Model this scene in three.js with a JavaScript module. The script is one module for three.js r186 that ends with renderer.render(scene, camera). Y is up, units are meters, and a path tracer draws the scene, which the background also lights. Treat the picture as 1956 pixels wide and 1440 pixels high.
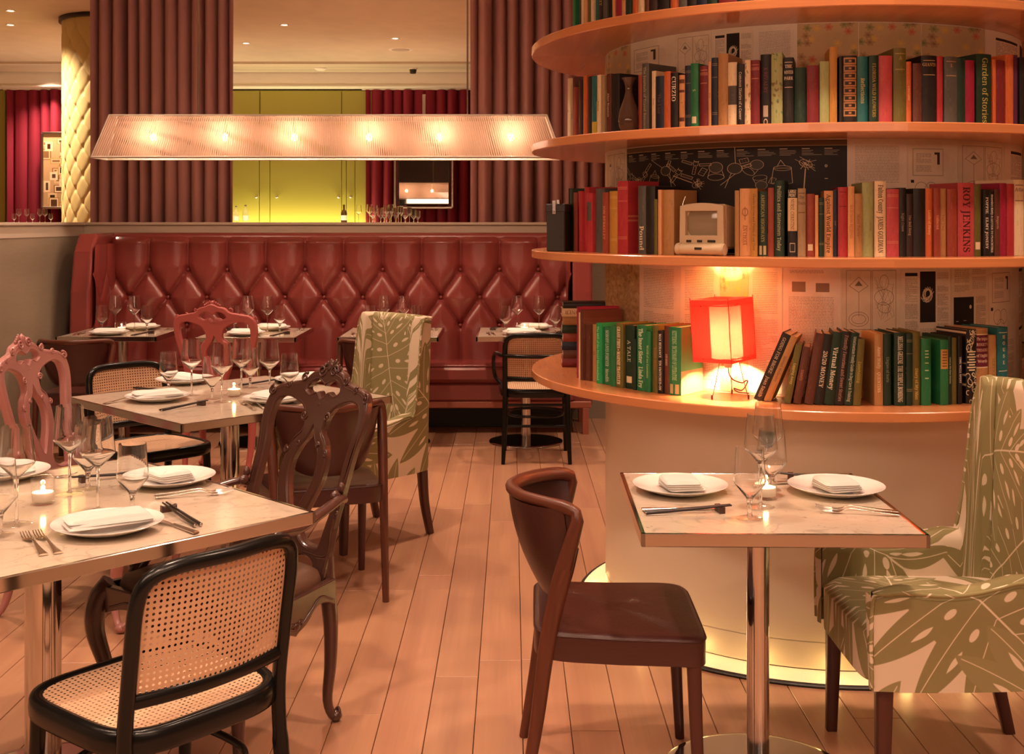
import * as THREE from 'three';
import { mergeGeometries } from 'three/addons/utils/BufferGeometryUtils.js';
import { RectAreaLightUniformsLib } from 'three/addons/lights/RectAreaLightUniformsLib.js';

RectAreaLightUniformsLib.init();
// ---------- camera: level, one-point view along the floorboards, lens shifted down
const F = 2230, CX = 978, CY = 424, EYE = 1.5;
const scene = new THREE.Scene();
scene.background = new THREE.Color(0x050302);
const camera = new THREE.PerspectiveCamera(2 * Math.atan(720 / F) * 180 / Math.PI, 1956 / 1440, 0.05, 60);
camera.position.set(0, EYE, 0);
camera.setViewOffset(1956, 1440, 0, 296, 1956, 1440);
camera.updateProjectionMatrix();
const renderer = new THREE.WebGLRenderer({ antialias: true });
renderer.toneMapping = THREE.LinearToneMapping;
renderer.toneMappingExposure = 1.0;
renderer.shadowMap.enabled = true;

// ---------- light settings (the lamps themselves are built with their fittings below)
const WARM = new THREE.Color().setRGB(1, 0.68, 0.49);
const AMBER = new THREE.Color().setRGB(1, 0.66, 0.47);
const DOWNLIGHT = 14.5, FAR_DOWNLIGHT = 42, BULB = .68, PENDANT_FACE = 3.9, RED_LAMP_BULB = 6, CANDLE = 0.035, WALL_WASH = 62, UPLIGHT = 28, RING = 0.012;

// ---------- helpers
const P = Math.PI;
function rng(seed) { let a = seed >>> 0; return () => { a = (a + 0x6D2B79F5) | 0; let t = Math.imul(a ^ (a >>> 15), 1 | a); t = (t + Math.imul(t ^ (t >>> 7), 61 | t)) ^ t; return ((t ^ (t >>> 14)) >>> 0) / 4294967296; }; }
const v3 = (x, y, z) => new THREE.Vector3(x, y, z);
const onPlane = (px, py, Y) => { const d = F * (EYE - Y) / (py - CY); return [(px - CX) * d / F, Y, -d]; };   // a pixel on a level surface of height Y
const atDepth = (px, py, d) => [(px - CX) * d / F, EYE - (py - CY) * d / F, -d];                               // a pixel at a known distance
const taken = {};
function numbered(n) { if (!(n in taken)) { taken[n] = 0; return n; } taken[n]++; return n + '_' + String(taken[n]).padStart(3, '0'); }
function thing(name, label, category, pos = [0, 0, 0], turn = 0, group) {
  const o = new THREE.Group(); o.name = numbered(name); o.position.set(...pos); o.rotation.y = turn;
  o.userData = { label, category }; if (group) o.userData.group = group; scene.add(o); return o;
}
function dup(src, label, pos, turn = 0, group) {
  const o = src.clone(); o.name = numbered(src.name.replace(/_\d{3}$/, '')); o.position.set(...pos); o.rotation.set(0, turn, 0);
  o.userData = { label, category: src.userData.category }; if (group) o.userData.group = group; scene.add(o); return o;
}
function flat(g) { const r = g.index ? g.toNonIndexed() : g; for (const k of Object.keys(r.attributes)) if (!['position', 'normal', 'uv'].includes(k)) r.deleteAttribute(k); if (!r.attributes.uv) r.setAttribute('uv', new THREE.BufferAttribute(new Float32Array(r.attributes.position.count * 2), 2)); if (!r.attributes.normal) r.computeVertexNormals(); return r; }
function join(gs) { gs = (Array.isArray(gs) ? gs : [gs]).flat(9); return gs.length === 1 ? gs[0] : mergeGeometries(gs.map(flat)); }
function part(parent, name, gs, mat, label) { const m = new THREE.Mesh(join(gs), mat); m.name = name; if (label) m.userData.label = label; parent.add(m); return m; }
function struct(name, gs, mat, label, category) { const m = new THREE.Mesh(join(gs), mat); m.name = numbered(name); m.userData = { kind: 'structure', label, category }; scene.add(m); return m; }
const mv = (g, x, y, z) => g.translate(x, y, z);
// box with chamfered edges, 44 triangles, uv in metres
function cbox(w, h, d, c = 0.003, x = 0, y = 0, z = 0, uo = 0, vo = 0) {
  const H = [w / 2, h / 2, d / 2], pos = [], nor = [], uv = [];
  c = Math.min(c, H[0] * .9, H[1] * .9, H[2] * .9);
  const pt = (ax, s) => { const p = [0, 0, 0]; for (let i = 0; i < 3; i++) p[i] = s[i] * (i === ax ? H[i] : H[i] - c); return p; };
  const tri = (a, b, q) => {
    const A = v3(...a), B = v3(...b), Q = v3(...q), n = B.clone().sub(A).cross(Q.clone().sub(A)).normalize();
    if (n.dot(A.clone().add(B).add(Q)) < 0) { n.negate(); [B, Q].reverse(); const t = b; b = q; q = t; }
    const ax = [Math.abs(n.x), Math.abs(n.y), Math.abs(n.z)], m = ax.indexOf(Math.max(...ax));
    for (const p of [a, b, q]) { pos.push(p[0] + x, p[1] + y, p[2] + z); nor.push(n.x, n.y, n.z); uv.push(...(m === 0 ? [p[2] + uo, p[1] + vo] : m === 1 ? [p[0] + uo, p[2] + vo] : [p[0] + uo, p[1] + vo])); }
  };
  const quad = (a, b, q, e) => { tri(a, b, q); tri(a, q, e); };
  for (let a = 0; a < 3; a++) for (const s of [-1, 1]) { const b = (a + 1) % 3, e = (a + 2) % 3, S = (i, j) => { const t = [0, 0, 0]; t[a] = s; t[b] = i; t[e] = j; return t; }; quad(pt(a, S(-1, -1)), pt(a, S(1, -1)), pt(a, S(1, 1)), pt(a, S(-1, 1))); }
  for (let a = 0; a < 3; a++) { const b = (a + 1) % 3, e = (a + 2) % 3; for (const s of [-1, 1]) for (const t of [-1, 1]) { const S = k => { const q = [0, 0, 0]; q[a] = s; q[b] = t; q[e] = k; return q; }; quad(pt(a, S(-1)), pt(b, S(-1)), pt(b, S(1)), pt(a, S(1))); } }
  for (const i of [-1, 1]) for (const j of [-1, 1]) for (const k of [-1, 1]) tri(pt(0, [i, j, k]), pt(1, [i, j, k]), pt(2, [i, j, k]));
  const g = new THREE.BufferGeometry(); g.setAttribute('position', new THREE.Float32BufferAttribute(pos, 3)); g.setAttribute('normal', new THREE.Float32BufferAttribute(nor, 3)); g.setAttribute('uv', new THREE.Float32BufferAttribute(uv, 2)); return g;
}
// grid surface from a function of (u, v)
function surf(fn, nu, nv, us = 1, vs = 1, flip = false) {
  const pos = [], uv = [], idx = [];
  for (let j = 0; j <= nv; j++) for (let i = 0; i <= nu; i++) { const r = fn(i / nu, j / nv); pos.push(r[0], r[1], r[2]); uv.push(r.length > 3 ? r[3] : us * i / nu, r.length > 3 ? r[4] : vs * j / nv); }
  for (let j = 0; j < nv; j++) for (let i = 0; i < nu; i++) { const a = j * (nu + 1) + i, b = a + 1, c = a + nu + 1, d = c + 1; if (flip) idx.push(a, c, b, b, c, d); else idx.push(a, b, c, b, d, c); }
  const g = new THREE.BufferGeometry(); g.setAttribute('position', new THREE.Float32BufferAttribute(pos, 3)); g.setAttribute('uv', new THREE.Float32BufferAttribute(uv, 2)); g.setIndex(idx); g.computeVertexNormals(); return g;
}
// tapered sweep: pts, radius number | t => number | t => [a, b]; ref keeps the section upright; pow > 2 squares it
function sweep(pts, rad, { seg = 24, ring = 8, ref = null, closed = false, tension = 0.5, pow = 2 } = {}) {
  const curve = pts.getPoint ? pts : new THREE.CatmullRomCurve3(pts.map(p => v3(...p)), closed, 'catmullrom', tension);
  const fr = ref ? null : curve.computeFrenetFrames(seg, closed), R = typeof rad === 'function' ? rad : () => rad;
  const pos = [], nor = [], uv = [], idx = [], L = curve.getLength();
  for (let i = 0; i <= seg; i++) {
    const t = i / seg, p = curve.getPointAt(t), T = curve.getTangentAt(t); let N, B;
    if (ref) { B = T.clone().cross(v3(...ref)).normalize(); N = B.clone().cross(T).normalize(); } else { N = fr.normals[i]; B = fr.binormals[i]; }
    let r = R(t); if (!Array.isArray(r)) r = [r, r];
    for (let k = 0; k <= ring; k++) {
      const a = k / ring * 2 * P, ca = Math.cos(a), sa = Math.sin(a), e = 2 / pow;
      const x = r[0] * Math.sign(ca) * Math.abs(ca) ** e, y = r[1] * Math.sign(sa) * Math.abs(sa) ** e;
      pos.push(p.x + B.x * x + N.x * y, p.y + B.y * x + N.y * y, p.z + B.z * x + N.z * y);
      const nx = ca / Math.max(r[0], 1e-5), ny = sa / Math.max(r[1], 1e-5), n = v3(B.x * nx + N.x * ny, B.y * nx + N.y * ny, B.z * nx + N.z * ny).normalize();
      nor.push(n.x, n.y, n.z); uv.push(k / ring * (r[0] + r[1]) * P, t * L);
    }
  }
  const q = ring + 1;
  for (let i = 0; i < seg; i++) for (let k = 0; k < ring; k++) { const a = i * q + k; idx.push(a, a + q, a + 1, a + 1, a + q, a + q + 1); }
  if (!closed) for (const [row, s] of [[0, -1], [seg, 1]]) {
    const p = curve.getPointAt(row / seg), T = curve.getTangentAt(row / seg), c = pos.length / 3, off = row * q;
    pos.push(p.x, p.y, p.z); nor.push(T.x * s, T.y * s, T.z * s); uv.push(0, 0);
    for (let k = 0; k <= ring; k++) { pos.push(pos[(off + k) * 3], pos[(off + k) * 3 + 1], pos[(off + k) * 3 + 2]); nor.push(T.x * s, T.y * s, T.z * s); uv.push(0, 0); }
    for (let k = 0; k < ring; k++) s > 0 ? idx.push(c, c + 2 + k, c + 1 + k) : idx.push(c, c + 1 + k, c + 2 + k);
  }
  const g = new THREE.BufferGeometry(); g.setAttribute('position', new THREE.Float32BufferAttribute(pos, 3)); g.setAttribute('normal', new THREE.Float32BufferAttribute(nor, 3)); g.setAttribute('uv', new THREE.Float32BufferAttribute(uv, 2)); g.setIndex(idx); return g;
}
const lathe = (pts, seg = 40) => new THREE.LatheGeometry(pts.map(p => new THREE.Vector2(p[0], p[1])), seg);
function cyl(r0, r1, h, x, y, z, seg = 24, open = false) { const g = new THREE.CylinderGeometry(r1, r0, h, seg, 1, open); return g.translate(x, y + h / 2, z); }
function ball(r, x, y, z, sx = 1, sy = 1, sz = 1, w = 10, h = 8) { return new THREE.SphereGeometry(r, w, h).scale(sx, sy, sz).translate(x, y, z); }
function bend(g, fn) { const p = g.attributes.position; for (let i = 0; i < p.count; i++) { const q = fn(p.getX(i), p.getY(i), p.getZ(i)); p.setXYZ(i, ...q); } return g; }
function ext(shape, depth, bevel = 0.004, seg = 2, cs = 8, inset = 0) { const g = new THREE.ExtrudeGeometry(shape, { depth, bevelEnabled: bevel > 0, bevelThickness: bevel, bevelSize: bevel, bevelOffset: -inset, bevelSegments: seg, curveSegments: cs }); return g.translate(0, 0, -depth / 2); }

// ---------- noise and textures
function valueNoise(seed, n) { const r = rng(seed), t = new Float32Array(n * n).map(() => r()); return (x, y) => { const xi = Math.floor(x), yi = Math.floor(y), fx = x - xi, fy = y - yi, w = a => ((a % n) + n) % n, s = a => a * a * (3 - 2 * a), q = (i, j) => t[w(j) * n + w(i)]; const a = q(xi, yi), b = q(xi + 1, yi), c = q(xi, yi + 1), d = q(xi + 1, yi + 1), u = s(fx), v = s(fy); return a + (b - a) * u + (c - a) * v + (a - b - c + d) * u * v; }; }
function dataTex(w, h, fn, srgb = true) {
  const d = new Uint8Array(w * h * 4);
  for (let y = 0; y < h; y++) for (let x = 0; x < w; x++) { const c = fn(x / w, y / h), i = (y * w + x) * 4; d[i] = Math.max(0, Math.min(255, c[0])); d[i + 1] = Math.max(0, Math.min(255, c[1])); d[i + 2] = Math.max(0, Math.min(255, c[2])); d[i + 3] = 255; }
  const t = new THREE.DataTexture(d, w, h); t.magFilter = THREE.LinearFilter; t.minFilter = THREE.LinearMipmapLinearFilter; t.wrapS = t.wrapT = THREE.RepeatWrapping; if (srgb) t.colorSpace = THREE.SRGBColorSpace; t.needsUpdate = true; return t;
}
function canvasTex(w, h, draw) {
  const c = document.createElement('canvas'); c.width = w; c.height = h; draw(c.getContext('2d'), w, h);
  const t = new THREE.CanvasTexture(c); t.colorSpace = THREE.SRGBColorSpace; t.wrapS = t.wrapT = THREE.RepeatWrapping; return t;
}
const std = (color, roughness = 0.5, o = {}) => new THREE.MeshStandardMaterial({ color, roughness, ...o });
const phy = (color, roughness = 0.5, o = {}) => new THREE.MeshPhysicalMaterial({ color, roughness, ...o });
const lin = (r, g, b) => new THREE.Color().setRGB(r, g, b);
const n32 = valueNoise(5, 32), n64 = valueNoise(9, 64), n16 = valueNoise(2, 16), n128 = valueNoise(31, 128);
const grainTex = dataTex(1024, 1024, (u, v) => {   // pale maple, grain along v
  const g = n64(u * 64 + 2 * n16(u * 16, v * 4), v * 3) * .5 + n128(u * 128, v * 8) * .5, b = n16(u * 16, v * 4), f = n128(u * 128 * 2, v * 6);
  const k = 0.90 + .06 * g + .07 * (b - .5) - (f > .95 ? .03 : 0); return [236 * k, 196 * k * (.99 + .02 * b), 160 * k];
});
grainTex.repeat.set(1 / .9, 1 / 1.8);
const shelfTex = grainTex.clone(); shelfTex.repeat.set(1 / .6, 1 / 1.2); shelfTex.needsUpdate = true;
const darkGrain = dataTex(512, 512, (u, v) => { const g = n64(u * 32, v * 4), b = n16(u * 8, v * 4), k = .75 + .28 * g + .12 * (b - .5); return [225 * k, 205 * k, 195 * k]; });
darkGrain.repeat.set(4, 2);
const marbleTex = dataTex(1024, 1024, (u, v) => {
  const w = n16(u * 8, v * 8) * 1.6 + n32(u * 16, v * 16) * .6, vein = Math.abs(n16(u * 8 + w, v * 16 + w) - .5), vv = Math.max(0, 1 - vein * 14), sp = n128(u * 64, v * 128), c = n32(u * 32, v * 32);
  const k = .95 - .15 * vv * c - (sp > .86 && c > .45 ? .22 * (sp - .86) * 7 : 0) + .05 * (n16(u * 4, v * 4) - .5); return [236 * k, 226 * k, 212 * k];
});
marbleTex.repeat.set(1 / .8, 1 / .8);
const leatherBump = dataTex(512, 512, (u, v) => { const a = n128(u * 128, v * 128) * .5 + n64(u * 64, v * 64) * .3 + n32(u * 8, v * 8) * .4; return [a * 210, a * 210, a * 210]; }, false);
leatherBump.repeat.set(4, 4);
const clothBump = dataTex(512, 512, (u, v) => { const a = .5 + .25 * Math.sin(u * 2 * P * 128) + .25 * Math.sin(v * 2 * P * 128); return [a * 255, a * 255, a * 255]; }, false);
clothBump.repeat.set(6, 6);
const blotch = dataTex(512, 512, (u, v) => { const a = n16(u * 8, v * 8) * .55 + n32(u * 16, v * 16) * .3 + n128(u * 128, v * 128) * .15, k = .88 + .2 * (a - .5); return [255 * k, 252 * k, 246 * k]; });

// ---------- materials
const M = {
  plank: [0.94, 1.0, 1.05, .98, 1.09].map((k, i) => new THREE.MeshPhysicalMaterial({ color: lin(.64 * k, .49 * k * (i === 3 ? .97 : 1), .435 * k), map: grainTex, roughness: .36, clearcoat: .25, clearcoatRoughness: .22 })),
  subfloor: std(lin(.06, .035, .025), .9),
  plaster: std(lin(.86, .77, .64), .9, { map: blotch }), bulkhead: std(lin(.93, .88, .80), .85),
  partition: phy(lin(.41, .355, .275), .36, { map: blotch }), ledge: phy(lin(.58, .50, .40), .45), plinth: std(lin(.03, .035, .03), .6), darkPanel: std(lin(.07, .05, .04), .7),
  leather: phy(lin(.25, .046, .040), .24, { bumpMap: leatherBump, bumpScale: .0006, clearcoat: .35, clearcoatRoughness: .22 }),
  leatherDark: phy(lin(.055, .015, .012), .32, { bumpMap: leatherBump, bumpScale: .0005 }),
  leatherBrown: phy(lin(.10, .045, .025), .42, { bumpMap: leatherBump, bumpScale: .0005 }),
  walnut: phy(lin(.165, .055, .03), .36, { map: darkGrain }), legWood: phy(lin(.07, .018, .012), .35), rail: phy(lin(.42, .13, .08), .4),
  carvedDark: phy(lin(.075, .030, .022), .26, { clearcoat: .35, clearcoatRoughness: .14 }), carvedRose: phy(lin(.48, .21, .19), .36, { clearcoat: .3, clearcoatRoughness: .3 }), carvedCoral: phy(lin(.44, .105, .095), .38, { clearcoat: .3, clearcoatRoughness: .3 }),
  black: phy(lin(.006, .0055, .005), .24, { specularIntensity: .6 }), cane: std(lin(.62, .385, .235), .7),
  steel: phy(lin(.60, .58, .55), .12, { metalness: 1 }), steelDull: phy(lin(.55, .5, .44), .25, { metalness: 1 }), silver: phy(lin(.8, .75, .68), .16, { metalness: 1 }),
  marble: phy(0xffffff, .10, { map: marbleTex, color: lin(.72, .65, .58) }),
  china: phy(lin(.86, .83, .78), .12, { clearcoat: .6, clearcoatRoughness: .05 }), linen: std(lin(.86, .82, .77), .95, { bumpMap: clothBump, bumpScale: .0004 }),
  glassThin: phy(0xffffff, 0, { transmission: 1, thickness: 0, ior: 1.5 }), glassSolid: phy(0xffffff, 0, { transmission: 1, thickness: .01, ior: 1.48 }),
  lacquer: phy(lin(.02, .014, .012), .3), wax: phy(lin(.9, .82, .7), .6), shelf: phy(lin(.86, .48, .28), .24, { map: shelfTex, clearcoat: .3, clearcoatRoughness: .12 }),
  drum: phy(lin(.82, .72, .56), .32, { clearcoat: .15, clearcoatRoughness: .3 }), velvetMauve: phy(lin(.50, .265, .255), .85, { sheen: 1, sheenColor: lin(.5, .28, .24), sheenRoughness: .45 }), velvetRed: phy(lin(.22, .006, .024), .85, { sheen: .5, sheenColor: lin(.45, .05, .10), sheenRoughness: .4 }),
  lime: phy(lin(.36, .31, .055), .5), yellowFabric: phy(lin(.66, .56, .23), .6), pages: std(lin(.78, .66, .48), .9), whitePlastic: std(lin(.8, .74, .62), .45), tvPlastic: phy(lin(.62, .48, .30), .42), tvDark: std(lin(.03, .025, .02), .4),
  mirror: phy(lin(.8, .78, .74), .02, { metalness: 1 }), redWire: std(lin(.3, .03, .03), .4), brass: phy(lin(.5, .36, .16), .3, { metalness: 1 }),
};
// =====================================================================  THE ROOM
const HALL = { x0: -8, x1: 6.4, d0: -3.6, d1: 15.2, h: 3.4 };
{
  const w = HALL.x1 - HALL.x0, L = HALL.d1 - HALL.d0, cx = (HALL.x0 + HALL.x1) / 2, cz = -(HALL.d0 + HALL.d1) / 2;
  const floor = struct('floor', mv(new THREE.BoxGeometry(w + .4, .2, L + .4), cx, -.118, cz), M.subfloor, 'pale maple plank floor of the dining room', 'floor');
  const rnd = rng(77), PW = .1432, rest = [];
  for (let i = -57; i <= 46; i++) {
    const x = .0319 + PW * (i + .5); if (x < HALL.x0 || x > HALL.x1) continue;
    let d = HALL.d0 - rnd() * 1.2;
    while (d < HALL.d1) {
      const len = 1.15 + rnd() * 1.3, c = d + len / 2, lo = Math.max(d, HALL.d0), hi = Math.min(d + len, HALL.d1); d += len;
      if (hi - lo < .05) continue;
      const far = Math.abs(x) > 3.35 || x > 2.3 || hi < 2.9 || lo > 8.6, g = cbox(PW - .0022, .018, hi - lo - .002, .0016, x, -.009, -(lo + hi) / 2, rnd() * 5, rnd() * 7), k = Math.floor(rnd() * 5);
      if (far) rest.push(g); else part(floor, 'plank', g, M.plank[k]);
    }
  }
  part(floor, 'planking', rest, M.plank[1]).userData.kind = 'stuff';
  struct('ceiling', mv(new THREE.BoxGeometry(w + .4, .2, L + .4), cx, HALL.h + .1, cz), M.plaster, 'plain warm white ceiling', 'ceiling');
  struct('wall_left', mv(new THREE.BoxGeometry(.2, HALL.h, L), HALL.x0 - .1, HALL.h / 2, cz), M.plaster, 'plain wall beyond the low partition', 'wall');
  struct('wall_right', mv(new THREE.BoxGeometry(.2, HALL.h, L), HALL.x1 + .1, HALL.h / 2, cz), M.plaster, 'plain wall beyond the bookcase', 'wall');
  struct('wall_front', mv(new THREE.BoxGeometry(w + .4, HALL.h, .2), cx, HALL.h / 2, -HALL.d0 + .1), M.darkPanel, 'dark panelled wall across the room', 'wall');
  struct('wall_back', mv(new THREE.BoxGeometry(w + .4, HALL.h, .2), cx, HALL.h / 2, -HALL.d1 - .1), M.plaster, 'rear wall behind cupboards and curtains', 'wall');
  // bulkhead above the far curtains and the shallow ceiling step before it
  struct('trim_1', [mv(new THREE.BoxGeometry(w, .21, .5), cx, HALL.h - .1, -14.86), mv(new THREE.BoxGeometry(w, .012, .02), cx, HALL.h - .2, -14.6)], M.bulkhead, 'white bulkhead above the crimson curtains', 'bulkhead');
  struct('trim_2', mv(new THREE.BoxGeometry(w, .03, .75), cx, HALL.h - .014, -14.2), M.plaster, 'shallow dropped ceiling band', 'ceiling trim');
}
// low partitions
{
  const b = struct('wall_partition_back', [mv(new THREE.BoxGeometry(5.0, 1.40, .14), -.77, .70, -8.99)], M.partition, 'low grey olive partition behind the banquette', 'partition');
  part(b, 'ledge', [cbox(5.06, .022, .24, .004, -.77, 1.487, -9.0), cbox(5.02, .085, .19, .003, -.77, 1.435, -8.99)], M.ledge, 'grey painted ledge');
  const l = struct('wall_partition_side', mv(new THREE.BoxGeometry(.14, 1.40, 9.2), -3.34, .70, -4.5), M.partition, 'low lacquered grey olive partition at the end of the banquette', 'partition');
  part(l, 'ledge', [cbox(.24, .022, 9.1, .004, -3.36, 1.487, -4.45), cbox(.19, .085, 9.1, .003, -3.36, 1.435, -4.45)], M.ledge, 'grey painted ledge');
}
// pleated curtains
function curtain(name, label, x0, x1, d, y0, y1, fold, amp, mat, seed, lining) {
  const r = rng(seed), n = Math.round((x1 - x0) / fold), ph = [], am = []; for (let i = 0; i <= n; i++) { ph.push((r() - .5) * 1.6); am.push(.45 + r() * .9); }
  const o = thing(name, label, 'curtain', [0, 0, 0]);
  const fn = (u, v) => { const s = u * n, i = Math.min(n - 1, Math.floor(s)), f = s - i, p = ph[i] * (1 - f) + ph[i + 1] * f, a = am[i] * (1 - f) + am[i + 1] * f, t = 2 * P * s + p + .25 * Math.sin(v * 2.5 + i * 1.7); const c = Math.cos(t); return [x0 + (x1 - x0) * u + .22 * fold * Math.sin(t) * (.8 + .2 * Math.sin(v * 3 + i)), y0 + (y1 - y0) * v, -d + amp * a * Math.sign(c) * Math.abs(c) ** .8, u * (x1 - x0) * 2, v * (y1 - y0)]; };
  part(o, 'drape', surf(fn, n * 14, 16), mat);
  part(o, 'hem', surf((u, v) => { const q = fn(u, 0); return [q[0], q[1] + .09 * v, q[2] + .004]; }, n * 14, 1), mat);
  part(o, 'curtain_track', cbox(x1 - x0 + .1, .03, .05, .004, (x0 + x1) / 2, y1 + .014, -d), M.whitePlastic);
  if (lining) part(o, 'lining', surf((u, v) => [x0 - .055 + .06 * u + .02 * (1 - v), y0 + (y1 - y0) * v, -d - .06 + .05 * u * u + .012 * Math.sin(v * 5)], 4, 12), M.velvetRed, 'crimson lining showing at the edge');
  return o;
}
curtain('velvet_curtain', 'mauve velvet curtain with crimson lining beside the yellow tufted column', -3.36, -2.22, 9.38, .02, 3.36, .106, .105, M.velvetMauve, 11, true);
curtain('velvet_curtain', 'mauve velvet curtain hanging behind the round bookcase', -.33, 2.6, 9.38, .02, 3.36, .112, .108, M.velvetMauve, 12);
curtain('velvet_curtain', 'deep crimson curtain behind the framed picture collage', -6.42, -4.9, 14.86, .02, 3.18, .15, .06, M.velvetRed, 13);
curtain('velvet_curtain', 'deep crimson curtain behind the silver framed mirror', -1.86, .6, 14.86, .02, 3.18, .135, .055, M.velvetRed, 14);
// lime cupboard wall
{
  const o = thing('wall_cupboard', 'tall lime green cupboards with small steel knobs', 'cupboard', [-2.75, 0, -14.95]);
  part(o, 'carcass', mv(new THREE.BoxGeometry(2.1, 3.18, .3), 0, 1.59, -.1), M.lime);
  const xs = [-1.0, -.47, -.335, .58, .64, .75, .98];
  for (let i = 0; i < xs.length - 1; i++) { const w = xs[i + 1] - xs[i] - .006; const dr = part(o, 'door', cbox(w, 2.62, .025, .004, (xs[i] + xs[i + 1]) / 2, 1.42, .065), M.lime); for (const kx of [[-.43], [-.24], [.55], [.70], [], []][i === 0 ? 0 : i === 2 ? 1 : i === 3 ? 3 : 9] || []) part(dr, 'knob', [ball(.021, i === 0 ? -.50 : kx, 1.82, .11), ball(.012, i === 0 ? -.50 : kx, 1.82, .085)], M.silver, 'round steel knob'); if (i === 2) part(dr, 'knob', [ball(.021, .545, 1.82, .11), ball(.012, .545, 1.82, .085)], M.silver, 'round steel knob'); }
  part(o, 'upper_panel', [cbox(1.03, .42, .025, .004, .06, 2.96, .065), cbox(.5, .42, .025, .004, -.72, 2.96, .065), cbox(.4, .42, .025, .004, .785, 2.96, .065)], M.lime);
  const s = thing('wall_panelling', 'olive green panelling between rear wall and crimson curtain', 'panelling', [-7.1, 0, -15.0]);
  part(s, 'panel', cbox(.62, 3.18, .1, .004, .3, 1.6, 0), M.lime); part(s, 'panel', cbox(.5, 3.18, .1, .004, -.3, 1.6, 0), M.lime);
}
// back counter that carries bottles and glasses, with the strip that washes the cupboards
const COUNTER = 1.488;
{
  const o = thing('back_counter', 'high service counter behind the low partition', 'counter', [-3.4, 0, -13.2]);
  part(o, 'worktop', cbox(5.6, .04, .5, .004, 0, COUNTER - .02, 0), M.ledge); part(o, 'front_panel', cbox(5.5, COUNTER - .05, .04, .004, 0, (COUNTER - .05) / 2, .2), M.partition);
  part(o, 'side_panel', cbox(.04, COUNTER - .05, .4, .004, -2.7, (COUNTER - .05) / 2, 0), M.partition); part(o, 'side_panel', cbox(.04, COUNTER - .05, .4, .004, 2.7, (COUNTER - .05) / 2, 0), M.partition);
  const t = thing('wash_light', 'lime tinted linear wall light behind the counter', 'light', [-2.75, 1.30, -14.70]);
  part(t, 'housing', cbox(2.0, .05, .09, .004, 0, 0, 0), M.tvDark); part(t, 'strip', mv(new THREE.BoxGeometry(1.94, .004, .05), 0, .028, -.01), new THREE.MeshStandardMaterial({ color: 0x111111, emissive: lin(1, .92, .35), emissiveIntensity: 3 }));
  part(t, 'bracket', [cbox(.04, 1.28, .04, .004, -.7, -.655, 0), cbox(.04, 1.28, .04, .004, .7, -.655, 0)], M.tvDark);
  const a = new THREE.RectAreaLight(lin(1, .86, .40), WALL_WASH, 1.94, .06); a.position.set(-2.75, 1.335, -14.71); a.lookAt(-2.75, 2.2, -14.80); scene.add(a);
}
{
  const t = thing('uplight', 'linear uplight along the rear of the service counter', 'light', [-3.4, 1.40, -13.50]);
  part(t, 'housing', cbox(5.2, .05, .07, .004, 0, 0, 0), M.tvDark); part(t, 'strip', mv(new THREE.BoxGeometry(5.1, .004, .05), 0, .028, 0), new THREE.MeshStandardMaterial({ color: 0x111111, emissive: lin(1, .75, .48), emissiveIntensity: 3 })); part(t, 'bracket', [cbox(.04, .05, .06, .004, -2, 0, .06), cbox(.04, .05, .06, .004, 2, 0, .06)], M.tvDark);
  const a = new THREE.RectAreaLight(lin(1, .74, .50), UPLIGHT, 5.1, .06); a.position.set(-3.4, 1.435, -13.50); a.lookAt(-3.4, 3.4, -13.0); scene.add(a);
}
// tufting height field: distance to the nearest pleat in a folded diamond lattice
function tuft(du, rows, top, bottom) {   // rows: button heights from the upper row down; odd rows are offset by half a pitch
  const segs = []; segs.push([[0, rows[0]], [0, top]]);
  for (let i = 0; i < rows.length - 1; i++) segs.push([[i % 2 ? .5 * du : 0, rows[i]], [i % 2 ? 0 : .5 * du, rows[i + 1]]]);
  const l = rows.length - 1; segs.push([[l % 2 ? .5 * du : 0, rows[l]], [l % 2 ? .5 * du : 0, bottom]]);
  return (u, v) => {
    let f = Math.abs(u / du - Math.round(u / du)) * du, best = 9, bt = 9;
    for (const [a, b] of segs) { const ex = b[0] - a[0], ey = b[1] - a[1], t = Math.max(0, Math.min(1, ((f - a[0]) * ex + (v - a[1]) * ey) / (ex * ex + ey * ey))); best = Math.min(best, Math.hypot(f - a[0] - ex * t, v - a[1] - ey * t)); }
    rows.forEach((y, i) => { bt = Math.min(bt, Math.hypot(f - (i % 2 ? .5 * du : 0), v - y)); });
    return [best, bt];
  };
}
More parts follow.
